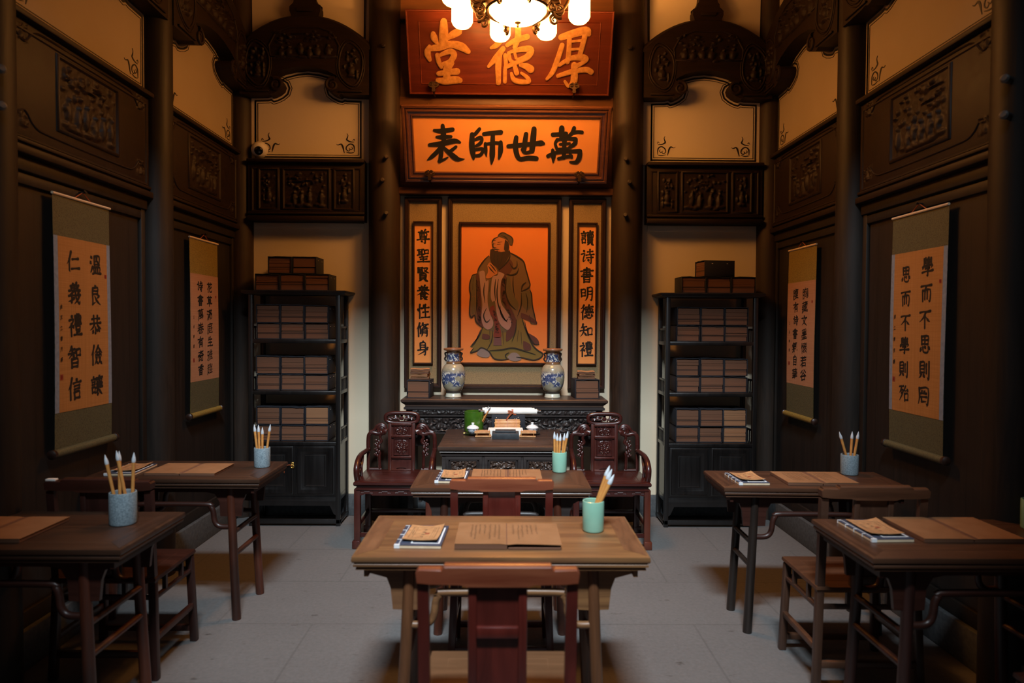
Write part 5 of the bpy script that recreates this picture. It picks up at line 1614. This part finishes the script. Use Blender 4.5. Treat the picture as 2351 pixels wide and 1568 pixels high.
# ---------------------------------------------------------------- bookcases
def bookcase(label, x0, x1, side, latch):
    """open shelves over a two-door cupboard; front at y = 5.54"""
    cx = (x0 + x1) / 2
    w = x1 - x0
    yf, yb = 5.525, 5.835
    t = thing('bookcase', label, 'bookcase', (cx, yf, 0), 0, 'pair of black bookcases')
    d = yb - yf
    p = .036
    m = 'black_lacquer'
    a = w / 2
    for q in (-1, 1):
        for y in (p / 2, d - p / 2):
            MB().box((q * (a - p / 2), y, .95), (p, p, 1.90), .005).build('post', m, t)
    MB().loft_rect([(a + .045, d / 2 + .02, 1.915), (a + .05, d / 2 + .024, 1.908), (a + .045, d / 2 + .02, 1.893), (a + .01, d / 2 + .004, 1.880)], Matrix.Translation((0, d / 2, 0))).build('top_board', m, t)
    for z in (1.519, 1.102, .688):
        MB().span(-a + .002, a - .002, .002, d - .002, z - .030, z, .004).build('shelf', m, t)
        for q in (-1, 1):
            r = MB().bar((q * (a - .012), p, z + .10), (q * (a - .012), d - p, z + .10), .014, .016, .003, up=(0, 0, 1))
            for k in range(4):
                y = p + (d - 2 * p) * (k + 1) / 5
                r.bar((q * (a - .012), y, z - .01), (q * (a - .012), y, z + .095), .010, .010)
            r.build('side_railing', m, t)
    MB().span(-a + p - .004, a - p + .004, .008, d - .01, .245, .662).build('cupboard_body', m, t)
    for q in (-1, 1):
        dr = MB()
        xc, dw = q * (a - p) / 2, a - p - .012
        Q = plane((xc, .012, .455), (1, 0, 0), (0, 0, 1))
        dr.box((0, 0, .0), (dw - .006, .395, .016), .003, Q)
        dr.frame(dw - .03, .375, [(0, .007), (.004, .016), (.03, .016), (.036, .013), (.05, .010), (.058, .007)], Q)
        dr.frame(dw - .16, .25, [(0, .008), (.003, .011), (.006, .008)], Q)
        o = dr.build('door', m, t)
        if latch and q < 0:
            k = MB().lathe([(.014, 0), (.014, .004), (.006, .006)], 14, plane((a * .5 - .012 - xc * 0 - .19, .0, .50), (1, 0, 0), (0, 0, 1)))
            k = MB()
            L = plane((-.012, -.008, .50), (1, 0, 0), (0, 0, 1))
            for dx, dz, rr in ((0, .012, .010), (0, -.008, .013)):
                k.tube([(dx + rr * math.cos(u), dz + rr * math.sin(u), .0) for u in [i / 12 * 2 * math.pi for i in range(12)]], .003, 6, L, closed=True)
            k.box((0, 0, -.002), (.022, .05, .003), .001, L)
            k.build('brass_latch', 'brass', o)
            MB().tube(smooth3([(-.012, -.012, .50), (-.04, -.02, .505), (-.07, -.02, .485), (-.075, -.02, .44)], 5), .0022, 6).build('latch_cord', 'ribbon', o)
    ap = MB()
    ap.span(-a + p, a - p, .012, .03, .20, .25, .003)
    ap.prism([(-a + p, .20), (a - p, .20), (a - p, .085), (a - p - .02, .10), (a - p - .05, .165), (-a + p + .05, .165), (-a + p + .02, .10), (-a + p, .085)], -.006, .006, plane((0, .02, 0), (1, 0, 0), (0, 0, 1)))
    for q in (-1, 1):
        ap.span(q * (a - p), q * (a - .01), p, d - p, .20, .25, .003)
    ap.build('apron', m, t)
    MB().span(-a, a, 0, p, .02, .058, .005).build('base_rail', m, t)
    for q in (-1, 1):
        MB().span(q * a, q * (a - p), p, d, .02, .05, .004).build('side_base_rail', m, t)
        MB().span(q * (a - .012), q * (a - .020), p, d - p, .25, .665).build('side_panel', m, t)
    return t
bookcase('tall black bookcase with a brass latch and cord on its cupboard door', -2.075, -1.335, -1, True)
bookcase('tall black bookcase topped by a single turned book case, behind the black-legged desk', 1.305, 2.055, 1, False)
# ---------------------------------------------------------------- book cases on the bookcases
def book_case(label, x, y, z, w, d, h, rz=0.0, group=None, seed=0, light=False):
    """cloth-covered case wrapped round a pile of thin volumes; page ends face -Y; (x, y, z) front-left foot"""
    r = random.Random(seed)
    t = thing('book_set', label, 'book set', (x, y, z), rz, group)
    th = .005
    c = MB()
    bow = r.uniform(0, .004)
    c.span(0, th, -.002, d, 0, h, .0015)
    c.span(w - th, w, -.002, d, 0, h - bow, .0015)
    c.span(0, w, -.002, d, 0, th, .0015)
    # the lid sags or lifts a little
    n = 6
    P = [(w * i / n, h - th + .004 * math.sin(math.pi * i / n) * r.uniform(-.6, 1) - bow * i / n) for i in range(n + 1)]
    poly = P + [(px, pz + th) for px, pz in reversed(P)]
    c.prism(poly, -d, .002, plane((0, 0, 0), (1, 0, 0), (0, 0, 1)))
    c.span(0, w, d - th, d, 0, h, .001)
    c.build('cloth_cover', 'navy_cloth', t)
    p = MB()
    z0 = th
    k = r.choice((3, 4, 4, 5))
    top = h - th - .006
    cuts = sorted(r.uniform(.15, .85) for _ in range(k - 1))
    zs = [th] + [th + (top - th) * q for q in cuts] + [top]
    for a, b in zip(zs[:-1], zs[1:]):
        if b - a < .004: continue
        o = r.uniform(.0, .005)
        p.span(th + r.uniform(.001, .005), w - th - r.uniform(.001, .006), .003 + o, d - .012, a + .0006, b - .0006, .001)
    p.build('page_ends', 'pages_light' if light else 'pages_brown', t, smooth=0)
    pins = MB()
    for q in (.25, .75):
        pins.box((w + .001, d * q, h * .8), (.003, .012, .004), .001)
    pins.build('bone_pin', 'page_cream', t)
    return t

POS = ('end', 'middle', 'end')
def fill(x0, dirn, whose, near, far):
    """three shelves of six cases each; near = side towards the centre column"""
    cw = .197
    rnd = random.Random(int(x0 * 10))
    for si, (z, sh) in enumerate(((1.520, 'top shelf'), (1.103, 'middle shelf'), (.689, 'lowest shelf'))):
        for row in (0, 1):
            h = .132 if row == 0 else .146
            for c in range(3):
                xx = x0 + cw * c
                name = (far, 'middle', near)[c] if dirn < 0 else (near, 'middle', far)[c]
                nm = 'middle' if name == 'middle' else name + ' end'
                lab = 'navy book set, %s of the %s row, %s of the %s' % (nm, 'upper' if row else 'lower', sh, whose)
                book_case(lab, xx + rnd.uniform(0, .003), 5.578 + rnd.uniform(-.006, .010), z + row * .134, cw - .005, .235, h + rnd.uniform(-.004, .003), 0,
                          'navy book sets on the ' + whose, seed=si * 10 + row * 4 + c + int(x0 * 100), light=(si == 2 and ((dirn < 0 and c == 2 and row == 1) or (dirn > 0 and c == 2))))
A, B = 'latched bookcase', 'unlatched bookcase'
fill(-2.030, -1, A, 'column', 'corner')
fill(1.405, 1, B, 'column', 'corner')
T = 1.916
g1, g2 = 'navy book sets on top of the latched bookcase', 'navy book sets on top of the unlatched bookcase'
for i, (x, nm) in enumerate(((-2.035, 'corner end'), (-1.833, 'middle'), (-1.631, 'column end'))):
    book_case('navy book set on top of the latched bookcase, lower row, ' + nm, x, 5.57, T, .198, .235, .135, 0, g1, 70 + i)
for i, (x, nm) in enumerate(((-1.935, 'corner side'), (-1.735, 'column side'))):
    book_case('navy book set on top of the latched bookcase, upper row, ' + nm, x, 5.585, T + .139, .194, .225, .138, 0, g1, 75 + i)
for i, (x, nm) in enumerate(((1.44, 'column end'), (1.645, 'middle'), (1.848, 'corner end'))):
    book_case('navy book set on top of the unlatched bookcase, lower row, ' + nm, x, 5.575, T, .20, .235, .135, 0, g2, 80 + i)
book_case('turned navy book set showing its long cover, alone on top of the unlatched bookcase', 1.60, 5.76, T + .138, .19, .26, .132, math.radians(-82), g2, 85)

# ---------------------------------------------------------------- things on the altar table
AZ = 1.0505
def vase(label, x, y):
    t = thing('porcelain_vase', label, 'vase', (x, y, AZ), 0, 'pair of blue and white vases')
    body = [(.062, .0), (.066, .004), (.060, .030), (.056, .034)]
    MB().lathe(body, 36).build('foot', 'porcelain', t)
    MB().lathe([(.055, .034), (.062, .040), (.063, .050), (.058, .052)], 36).build('dark_band', 'dark_glaze', t)
    b = [(.060, .052), (.078, .075), (.092, .115), (.098, .160), (.097, .205), (.088, .240), (.070, .266), (.058, .274)]
    b = [(p[0], p[1]) for p in catmull(b, 4)]
    MB().lathe(b, 40).build('body', 'vase_paint', t)
    n = [(.058, .274), (.060, .280), (.057, .288), (.054, .31), (.053, .35), (.056, .372), (.060, .382)]
    MB().lathe(n, 36).build('neck', 'vase_neck', t)
    MB().lathe([(.060, .382), (.078, .386), (.082, .394), (.080, .402), (.060, .405), (.052, .40), (.046, .35)], 36).build('rim', 'rust_glaze', t)
    for q in (-1, 1):
        h = MB().tube(smooth3([(q * .054, 0, .365), (q * .070, 0, .36), (q * .062, 0, .335), (q * .072, 0, .315), (q * .056, 0, .295)], 4), .007, 8)
        h.build('handle', 'dark_glaze', t)
    return t
vase('blue and white porcelain vase standing left of the robed figure painting', -.425, 5.62)
vase('blue and white porcelain vase standing right of the robed figure painting', .392, 5.62)

book_case('navy book set on the altar table left of the vases', -.795, 5.525, AZ, .185, .20, .145, math.radians(-4), 'navy book sets on the altar table', 90)
book_case('navy book set on the altar table right of the vases', .572, 5.53, AZ, .20, .20, .155, math.radians(5), 'navy book sets on the altar table', 91)
def thin_book(label, x, y, z, w, d, h, rz, m='pages_brown', grp='old thin books'):
    t = thing('thin_book', label, 'book', (x, y, z), rz, grp)
    b = MB()
    n = 8
    P = [(w * (i / n - .5), h + .0025 * math.sin(i * 1.1)) for i in range(n + 1)]
    b.prism([(-w / 2, 0.001)] + P + [(w / 2, .001)], -d / 2, d / 2, plane((0, 0, 0), (1, 0, 0), (0, 0, 1)))
    b.build('pages', m, t, smooth=0)
    c = MB()
    c.prism(P + [(x_, z_ + .0015) for x_, z_ in reversed(P)], -d / 2 - .003, d / 2 + .003, plane((0, 0, 0), (1, 0, 0), (0, 0, 1)))
    c.build('cover', 'kraft_slip', t, smooth=0)
    return t
for i, (dz, w, rz, nm) in enumerate(((0, .15, 3, 'lowest'), (.024, .145, -4, 'second from below'), (.046, .15, 2, 'third from below'), (.066, .155, 7, 'topmost'))):
    thin_book('old brown book, %s in the pile on the left altar book set' % nm, -.70, 5.63, AZ + .147 + dz, w, .15, .017, math.radians(rz), 'pages_brown' if i != 1 else 'pages_light')
for i, (dz, w, rz, nm) in enumerate(((0, .135, -2, 'lowest'), (.022, .13, 3, 'middle'), (.043, .14, -5, 'topmost'))):
    thin_book('old dark book, %s in the pile on the right altar book set' % nm, .668, 5.63, AZ + .157 + dz, w, .15, .016, math.radians(rz))

# ---------------------------------------------------------------- brush pots and brushes
def brush_pot(label, x, y, z, r, h, mat, group='brush pots'):
    t = thing('brush_pot', label, 'brush pot', (x, y, z), 0, group)
    e = .005
    MB().lathe([(r - .006, 0), (r - .002, .002), (r, .008), (r, h - .004), (r - .001, h - .001), (r - .0035, h), (r - e - .001, h - .002), (r - e - .001, .010), (.003, .009)], 36).build('pot', mat, t)
    return t

def brush(label, base, tip, r=.0052, group=None, hair='brush_white'):
    """writing brush standing in a pot, hair up"""
    b, e = Vector(base), Vector(tip)
    t = thing('writing_brush', label, 'brush', base, 0, group)
    d = e - b
    L = d.length
    q = d.to_track_quat('Z', 'X').to_matrix().to_4x4()
    hl = .036 * (r / .0052) ** .5
    MB().lathe([(r * .55, 0), (r * .8, .004), (r * .92, L * .3), (r, L - hl - .012), (r * 1.05, L - hl)], 10, q).build('handle', 'bamboo', t)
    MB().lathe([(r * 1.05, L - hl), (r * 1.12, L - hl + .002), (r * 1.12, L - hl + .01), (r * .98, L - hl + .018), (r * .8, L - hl * .45), (r * .35, L - hl * .14), (.0004, L)], 12, q).build('hair', hair, t)
    return t

def potful(px, py, pz, r, h, specs, whose, k=.0072):
    """specs: (base angle, base radius share, tip dx, tip dy, length, label)"""
    for a, br, dx, dy, L, lab in specs:
        bx, by = br * (r - .012) * math.cos(a), br * (r - .012) * math.sin(a)
        R = r - .007 - k                       # keep the handle inside the pot at its foot and at its lip
        d = Vector((dx, dy, L)).normalized() * L
        f = (h - .01) / d.z
        rx, ry = bx + d.x * f, by + d.y * f
        q = math.hypot(rx, ry)
        if q > R:
            bx -= rx * (1 - R / q); by -= ry * (1 - R / q)
            q = math.hypot(bx, by)
            if q > R: bx *= R / q; by *= R / q
        brush(lab + ' ' + whose, (px + bx, py + by, pz + .0105), (px + bx + d.x, py + by + d.y, pz + .0105 + d.z), k, 'writing brushes ' + whose)

DZ = .8012
brush_pot('celadon green brush pot on the light brown desk nearest the viewer', .368, 2.80, DZ, .0445, .125, 'celadon')
potful(.368, 2.80, DZ, .0445, .125, [(2.2, .8, .092, .0, .270, 'bamboo brush leaning least'), (3.14, .8, .110, -.004, .266, 'bamboo brush in the middle of three'), (4.1, .8, .122, -.006, .252, 'bamboo brush leaning farthest')], 'in the celadon pot nearest the viewer', .0088)
brush_pot('celadon green brush pot on the worn desk before the square table', .318, 3.93, DZ, .0425, .115, 'celadon')
potful(.318, 3.93, DZ, .0425, .115, [(3.1, .9, -.004, 0, .222, 'bamboo brush standing at the left edge'), (3.6, .5, .0, .01, .212, 'second bamboo brush from the left'), (2.2, .3, .012, .01, .208, 'middle one of five bamboo brushes'), (.6, .3, .022, 0, .214, 'fourth bamboo brush from the left'), (5.6, .5, .04, -.01, .232, 'bamboo brush leaning right')], 'in the celadon pot on the worn desk')
brush_pot('tall grey-blue speckled brush pot on the desk cut by the picture edge', -1.608, 2.877, DZ, .053, .135, 'grey_ceramic')
potful(-1.608, 2.877, DZ, .053, .135, [(3.4, .5, -.062, 0, .288, 'bamboo brush leaning left'), (2.6, .5, -.014, .02, .292, 'upright bamboo brush behind'), (1.2, .8, -.045, -.02, .300, 'bamboo brush crossing the others'), (.2, .8, .012, 0, .290, 'bamboo brush standing at the right edge')], 'in the tall speckled pot', .0072)
brush_pot('grey-blue speckled brush pot on the desk before the latched bookcase', -1.432, 4.03, DZ, .046, .115, 'grey_ceramic')
potful(-1.432, 4.03, DZ, .046, .115, [(3.2, .7, -.026, 0, .242, 'longest bamboo brush'), (3.9, .4, -.016, .02, .238, 'second bamboo brush from the left'), (1.9, .3, -.002, .01, .222, 'third bamboo brush from the left'), (6.0, .6, .034, 0, .245, 'bamboo brush leaning right')], 'in the pot before the latched bookcase')
brush_pot('grey-blue speckled brush pot on the black-legged desk', 1.985, 3.89, DZ, .048, .115, 'grey_ceramic')
potful(1.985, 3.89, DZ, .048, .115, [(.2, .3, -.075, 0, .245, 'bamboo brush leaning far left'), (.9, .2, .022, .02, .235, 'shorter upright bamboo brush'), (5.9, .3, .038, 0, .24, 'bamboo brush leaning right')], 'in the pot on the black-legged desk')
brush_pot('celadon green brush pot cut off by the picture edge', 2.235, 2.84, DZ, .046, .125, 'celadon')

# ---------------------------------------------------------------- books on the desks
def marks(mb, w, d, cols, z, seed, M=None, y0=.86, y1=.16):
    """small columns of printed characters"""
    r = random.Random(seed)
    for c in cols:
        n = r.choice((9, 12, 14, 14))
        x = (c - .5) * w
        for i in range(n):
            y = (y0 - (y0 - y1) * i / 14 - .5) * d
            s = d * .017
            for k in range(3):
                xx, yy = x + r.uniform(-s, s) * .6, y + r.uniform(-s, s) * .6
                if r.random() < .5: q = [(xx - s * .7, yy), (xx + s * .7, yy), (xx + s * .7, yy + s * .35), (xx - s * .7, yy + s * .35)]
                else: q = [(xx, yy - s * .7), (xx + s * .32, yy - s * .7), (xx + s * .32, yy + s * .7), (xx, yy + s * .7)]
                mb.add([(a, b, z(a)) for a, b in q], [(0, 1, 2, 3)], M)

def open_book(label, x, y, w, d, h, rz=0.0, gap=True, text=True):
    t = thing('open_book', label, 'book', (x, y, DZ), rz, 'open brown books on the desks')
    F = plane((0, 0, 0), (1, 0, 0), (0, 0, 1))
    MB().span(-w / 2, -.004, -d / 2, d / 2, 0, h - .001, .001).build('left_pages', 'pages_brown', t, smooth=0)
    MB().span(.0, w / 2 - .003, -d / 2, d / 2, 0, h * (.35 if gap else .98), .001).build('right_pages', 'pages_brown', t, smooth=0)
    def z(a):
        if a < 0: return h + .0018 - .003 * max(0, 1 + a / .03)
        return h + .0018 - .003 * max(0, 1 - a / .03) + (.0 if not gap else -.004 * (a / (w / 2)) ** 1.5)
    P = [(w * (i / 40 - .5), z(w * (i / 40 - .5)) - .0006) for i in range(41)]
    MB().prism(P + [(a, b - .0016) for a, b in reversed(P)], -d / 2 - .001, d / 2 + .001, F).build('open_pages', 'printed_page', t, smooth=60)
    m = MB()
    if text:
        marks(m, w, d, [.14, .18, .22, .27, .32, .37, .41], lambda a: z(a) + .0003, int(x * 100), None)
        marks(m, w, d, [.55, .60, .64, .69, .73, .78], lambda a: z(a) + .0003, int(y * 100), None)
        m.build('print', 'print_brown', t, smooth=0)
    return t
open_book('thick open brown book on the light brown desk nearest the viewer', .016, 2.69, .405, .275, .022)
open_book('open brown book on the worn desk before the square table', .012, 3.775, .385, .27, .016, 0, False)
open_book('open brown book beside a navy notebook on the desk before the latched bookcase', -1.80, 3.915, .39, .27, .014, 0, False, False)
open_book('open brown book in shadow on the desk cut by the picture edge', -2.045, 2.765, .38, .30, .016, 0, False, False)
open_book('open brown book beside a small notebook on the black-legged desk', 1.705, 3.735, .375, .27, .016, math.radians(-1.5), False)
open_book('open brown book on the dark desk with the green pot', 1.855, 2.80, .40, .30, .016, 0, False, False)

def notebook(label, x, y, w, d, rz=0.0):
    t = thing('stitched_notebook', label, 'notebook', (x, y, DZ), rz, 'navy stitched notebooks')
    h = .011
    MB().span(-w / 2 + .001, w / 2 - .001, -d / 2 + .001, d / 2 - .001, 0, h, .001).build('pages', 'page_cream', t, smooth=0)
    MB().span(-w / 2, w / 2, -d / 2, d / 2, h, h + .0022, .0006).build('cover', 'blue_cover', t)
    s = MB()
    for k in range(5):
        yy = -d / 2 + d * (k + .12) / 4.25
        s.span(-w / 2 - .0006, -w / 2 + .016, yy - .0022, yy + .0022, .001, h + .003)
    s.span(-w / 2 + .0145, -w / 2 + .0165, -d / 2 + .002, d / 2 - .002, h + .002, h + .003)
    s.span(-w / 2 - .0008, -w / 2 + .020, -d / 2 - .0006, -d / 2 + .010, .0005, h + .0031)
    s.build('stitching', 'white_thread', t, smooth=0)
    c = MB()
    c.frame(w * .62, d * .80, [(0, .0), (0, .0008), (.006, .0008), (.006, 0)], Matrix.Translation((w * .14, -.004, h + .0022)))
    c.build('title_slip', 'white_thread', t, smooth=0)
    return t

def booklet(label, x, y, w, d, rz=0.0, seed=0):
    """curled kraft leaflet lying on a notebook"""
    t = thing('kraft_leaflet', label, 'leaflet', (x, y, DZ + .0147), rz, 'curled kraft leaflets on the notebooks')
    n = 14
    vs, fs = [], []
    def z(a, b):
        u, v = a / (w / 2), b / (d / 2)
        return .003 + .008 * max(0, u) ** 2 * max(0, v) + .006 * max(0, -v) ** 3 + .004 * u * u
    g = MB()
    for sgn in (0, 1):
        vs = [(w * (i / n - .5), d * (j / n - .5), z(w * (i / n - .5), d * (j / n - .5)) - (.0025 if sgn else 0)) for j in range(n + 1) for i in range(n + 1)]
        fs = [(j * (n + 1) + i, j * (n + 1) + i + 1, (j + 1) * (n + 1) + i + 1, (j + 1) * (n + 1) + i) for j in range(n) for i in range(n)]
        g.add(vs, fs if not sgn else [f[::-1] for f in fs])
    e = [(-w / 2 + w * i / n, -d / 2) for i in range(n + 1)] + [(w / 2, -d / 2 + d * i / n) for i in range(1, n + 1)] + [(w / 2 - w * i / n, d / 2) for i in range(1, n + 1)] + [(-w / 2, d / 2 - d * i / n) for i in range(1, n)]
    vs = [(a, b, z(a, b)) for a, b in e] + [(a, b, z(a, b) - .0025) for a, b in e]
    m = len(e)
    g.add(vs, [(i, (i + 1) % m, m + (i + 1) % m, m + i) for i in range(m)])
    g.build('paper', 'kraft_slip', t, smooth=60)
    p = MB()
    r = random.Random(seed)
    def quad(x0, x1, y0, y1):
        k = 6
        if x1 - x0 > y1 - y0:
            for i in range(k):
                a0, a1 = x0 + (x1 - x0) * i / k, x0 + (x1 - x0) * (i + 1) / k
                p.add([(a, b, z(a, b) + .0004) for a, b in ((a0, y0), (a1, y0), (a1, y1), (a0, y1))], [(0, 1, 2, 3)])
        else:
            for i in range(k):
                b0, b1 = y0 + (y1 - y0) * i / k, y0 + (y1 - y0) * (i + 1) / k
                p.add([(a, b, z(a, b) + .0004) for a, b in ((x0, b0), (x1, b0), (x1, b1), (x0, b1))], [(0, 1, 2, 3)])
    fx, fy = w * .38, d * .36
    for a, b, c, e_ in ((-fx, fx, -fy, -fy + .0015), (-fx, fx, fy - .0015, fy), (-fx, -fx + .0015, -fy, fy), (fx - .0015, fx, -fy, fy), (-fx * .7, -fx * .7 + .001, -fy, fy), (fx * .62, fx * .62 + .001, -fy, fy)):
        quad(a, b, c, e_)
    for k in range(4):
        yy = fy * .62 - k * fy * .42
        s = w * .05
        quad(-s, s, yy, yy + .002); quad(-.001, .001, yy - s, yy + s); quad(-s, s, yy - s * .7, yy - s * .7 + .002); quad(-s, -s + .0018, yy - s * .6, yy + s * .5)
    for k in range(9):
        yy = fy * .8 - k * fy * .18
        quad(fx * .75, fx * .75 + .003, yy, yy + .004)
        quad(-fx * .88, -fx * .88 + .003, yy * .5, yy * .5 + .004)
    p.build('print', 'ink_grey', t, smooth=0)
    s = MB()
    for k in range(3):
        a, b = w * .1, -.004 + (k - 1) * .007
        s.add([(a + i, b + j, z(a + i, b + j) + .0005) for i, j in ((-.009, -.002), (.009, -.002), (.009, .002), (-.009, .002))], [(0, 1, 2, 3)])
    s.build('seal', 'seal_red', t, smooth=0)
    return t
for nb, (x, y, w, d, rz, wh) in enumerate(((-.322, 2.69, .178, .255, -2, 'on the light brown desk nearest the viewer'), (-.285, 3.76, .165, .27, -2, 'on the worn desk before the square table'), (-2.135, 3.91, .165, .27, 2, 'on the desk before the latched bookcase'),
                                           (1.335, 3.73, .165, .245, 0, 'on the black-legged desk'), (1.53, 2.79, .172, .27, 2, 'on the dark desk with the green pot'))):
    notebook('navy stitched notebook under a kraft leaflet ' + wh, x, y, w, d, math.radians(rz))
    booklet('curled kraft leaflet lying on the notebook ' + wh, x + .004, y + .006, w * .76, d * .78, math.radians(rz + (3 if nb % 2 else -2)), nb)

# ---------------------------------------------------------------- the teacher's things on the square table
TZ = .8356
def square_items():
    brush_pot('glossy dark green brush pot on the square table', -.236, 5.205, TZ, .074, .152, 'green_glaze')
    for i, (a, dx, L) in enumerate(((.2, .07, .19), (.7, .085, .195), (-.4, .10, .20), (-1.0, .12, .205))):
        nm = ('leaning least', 'second from the left', 'third from the left', 'leaning farthest')[i]
        b = Vector((-.236 + .045 * math.cos(a), 5.205 + .04 * math.sin(a), TZ + .0105))
        d = Vector((dx, 0, L)).normalized() * L
        brush('thin dark-tipped brush, %s, in the glossy green pot' % nm, tuple(b), tuple(b + d), .0042, 'brushes in the glossy green pot', 'brush_tip')
    for q, x, y, nm in ((-1, -.235, 5.02, 'beside the glossy green pot'), (1, .205, 5.05, 'farther from the green pot')):
        s = thing('saucer', 'dark round saucer under the tea bowl ' + nm, 'saucer', (x, y, TZ), 0, 'dark saucers on the square table')
        MB().lathe([(.03, 0), (.034, .003), (.058, .010), (.062, .013), (.056, .0125), (.030, .007), (.002, .006)], 30).build('dish', 'dark_glaze', s)
        MB().tube([(-.068, 0, .011), (-.058, 0, .011)], .006, 8).build('lug', 'brass', s)
        t = thing('tea_bowl', 'small blue and white lidded tea bowl ' + nm, 'tea bowl', (x, y, TZ + .0075), 0, 'lidded tea bowls on the square table')
        MB().lathe([(.018, 0), (.020, .004), (.030, .010), (.039, .024), (.043, .040), (.041, .042), (.036, .024), (.002, .012)], 30).build('bowl', 'cup_paint', t)
        MB().lathe([(.046, .041), (.046, .044), (.036, .056), (.018, .064), (.010, .066), (.008, .072), (.012, .078), (.010, .082), (.002, .083)], 30).build('lid', 'porcelain_white', t)
    bx = thing('navy_box', 'navy cloth box carrying the rolled papers on the square table', 'box', (.027, 5.23, TZ))
    b = MB().span(-.128, .128, -.05, .05, 0, .128, .004)
    b.build('case', 'navy_cloth', bx)
    p = MB()
    for px, pz in ((.075, .108), (.062, .10), (.050, .098), (-.09, .105)):
        p.box((px, -.051, pz), (.006, .004, .004), .001)
    p.build('bone_pin', 'page_cream', bx)
    # rolled papers
    for i, (x, y, z, L, r, lab) in enumerate(((.046, 5.20, TZ + .1285 + .021, .40, .021, 'front white paper roll tied with a brown ribbon, on the navy box'), (.028, 5.248, TZ + .1285 + .0225, .40, .022, 'rear white paper roll with dark rod ends, behind the tied roll'))):
        t = thing('paper_roll', lab, 'paper roll', (x, y, z), math.radians(-1.2 if i else .6), 'white paper rolls on the navy box')
        sp = []
        for k in range(60):
            a = k / 59 * 5 * math.pi
            rr = r * (1 - .35 * (1 - k / 59))
            sp.append((rr * math.cos(a), rr * math.sin(a)))
        MB().tube([(-L / 2, 0, 0), (L / 2, 0, 0)], r, 28).build('paper', 'white_paper', t)
        MB().tube([(-L / 2 + .02, 0, r * .55), (L / 2 - .02, 0, r * .5)], r * .62, 20).build('loose_edge', 'white_paper', t)
        for q in (-1, 1):
            MB().tube([(q * L / 2, 0, 0), (q * (L / 2 + .012), 0, 0), (q * (L / 2 + .014), 0, 0), (q * (L / 2 + .03), 0, 0)], [.009, .009, .013, .013], 12).build('rod_end', 'dark_glaze', t)
        if i == 0:
            rb = MB()
            rb.tube([(.012 + q * .007, 0, 0) for q in (-1, 1)], r * 1.03, 24)
            rb.stroke([(.012, 0, .006), (-.006, .006, .012), (-.02, .008, .010)], 0, .002, plane((0, -r * 1.04, 0), (1, 0, 0), (0, 0, 1)))
            rb.stroke([(.012, 0, .006), (-.006, -.004, .012), (-.02, -.008, .010)], 0, .002, plane((0, -r * 1.04, 0), (1, 0, 0), (0, 0, 1)))
            rb.stroke([(.012, -.006, .008), (.024, -.016, .009), (.038, -.019, .008)], 0, .002, plane((0, -r * 1.1, 0), (1, 0, 0), (0, 0, 1)))
            rb.stroke([(.010, -.006, .008), (-.012, -.026, .010), (-.035, -.062, .009)], 0, .002, plane((0, -r * 1.1 - .012, 0), (1, 0, 0), (0, 0, 1)))
            rb.build('ribbon', 'ribbon', t, smooth=0)
    # bamboo slip roll leaning on the box
    sl = thing('bamboo_slips', 'pale bamboo slip book leaning against the navy box', 'bamboo slips', (.020, 5.128, TZ))
    g = MB()
    Q = plane((0, 0, .0), (1, 0, 0), Vector((0, .42, .91)))
    for k in range(9):
        g.box((.002 * math.sin(k * 2), .006 + k * .0115, 0), (.196 - .003 * (k % 3), .0100, .005), .0015, Q)
    g.build('slips', 'bamboo', sl)
    c = MB()
    for xx in (-.07, 0, .07):
        c.box((xx, .054, 0), (.003, .106, .0062), 0, Q)
    c.build('cord', 'ribbon', sl)
    # white paper block
    pb = thing('paper_block', 'block of white ruled paper behind the inkstone', 'paper', (.006, 5.04, TZ))
    MB().loft_rect([(.128, .065, 0), (.128, .065, .040), (.126, .063, .042)]).build('sheets', 'white_paper', pb, smooth=0)
    l = MB()
    for xx in (-.06, -.02, .03, .08):
        l.box((xx, -.0652, .021), (.001, .0006, .038))
    l.box((-.042, -.066, .026), (.006, .002, .014)); l.box((-.052, -.0655, .04), (.006, .002, .006))
    l.build('ruling', 'ink_grey', pb, smooth=0)
    ik = thing('inkstone', 'dark rectangular inkstone at the front of the square table', 'inkstone', (.006, 4.885, TZ))
    i_ = MB().span(-.096, .096, -.065, .065, 0, .042, .004)
    i_.build('stone', 'inkstone', ik)
    MB().span(-.074, .074, -.035, .05, .042, .056, .003).build('lid', 'inkstone', ik)
    for q, nm in ((-1, 'beside the inkstone on the green pot side'), (1, 'beside the inkstone, away from the green pot')):
        r = thing('bamboo_roll', 'folded brown bamboo slip roll ' + nm, 'bamboo slips', (q * .162 + .005, 4.955, TZ), math.radians(q * -2), 'bamboo slip rolls beside the inkstone')
        g = MB()
        for k in range(6):
            g.box((0, -.05 + k * .02, .007), (.118, .018, .009), .002)
            g.box((q * .006, -.046 + k * .02, .033 + .004 * math.sin(k)), (.114, .018, .009), .002)
        g.box((0, .06, .02), (.116, .009, .034), .003)
        g.build('slips', 'kraft_slip', r)
        c = MB()
        for xx in (-.045, .045):
            c.box((xx, -.06, .018), (.003, .003, .03)); c.box((xx, 0, .0405), (.003, .11, .003))
        c.build('cord', 'bamboo', r)
square_items()
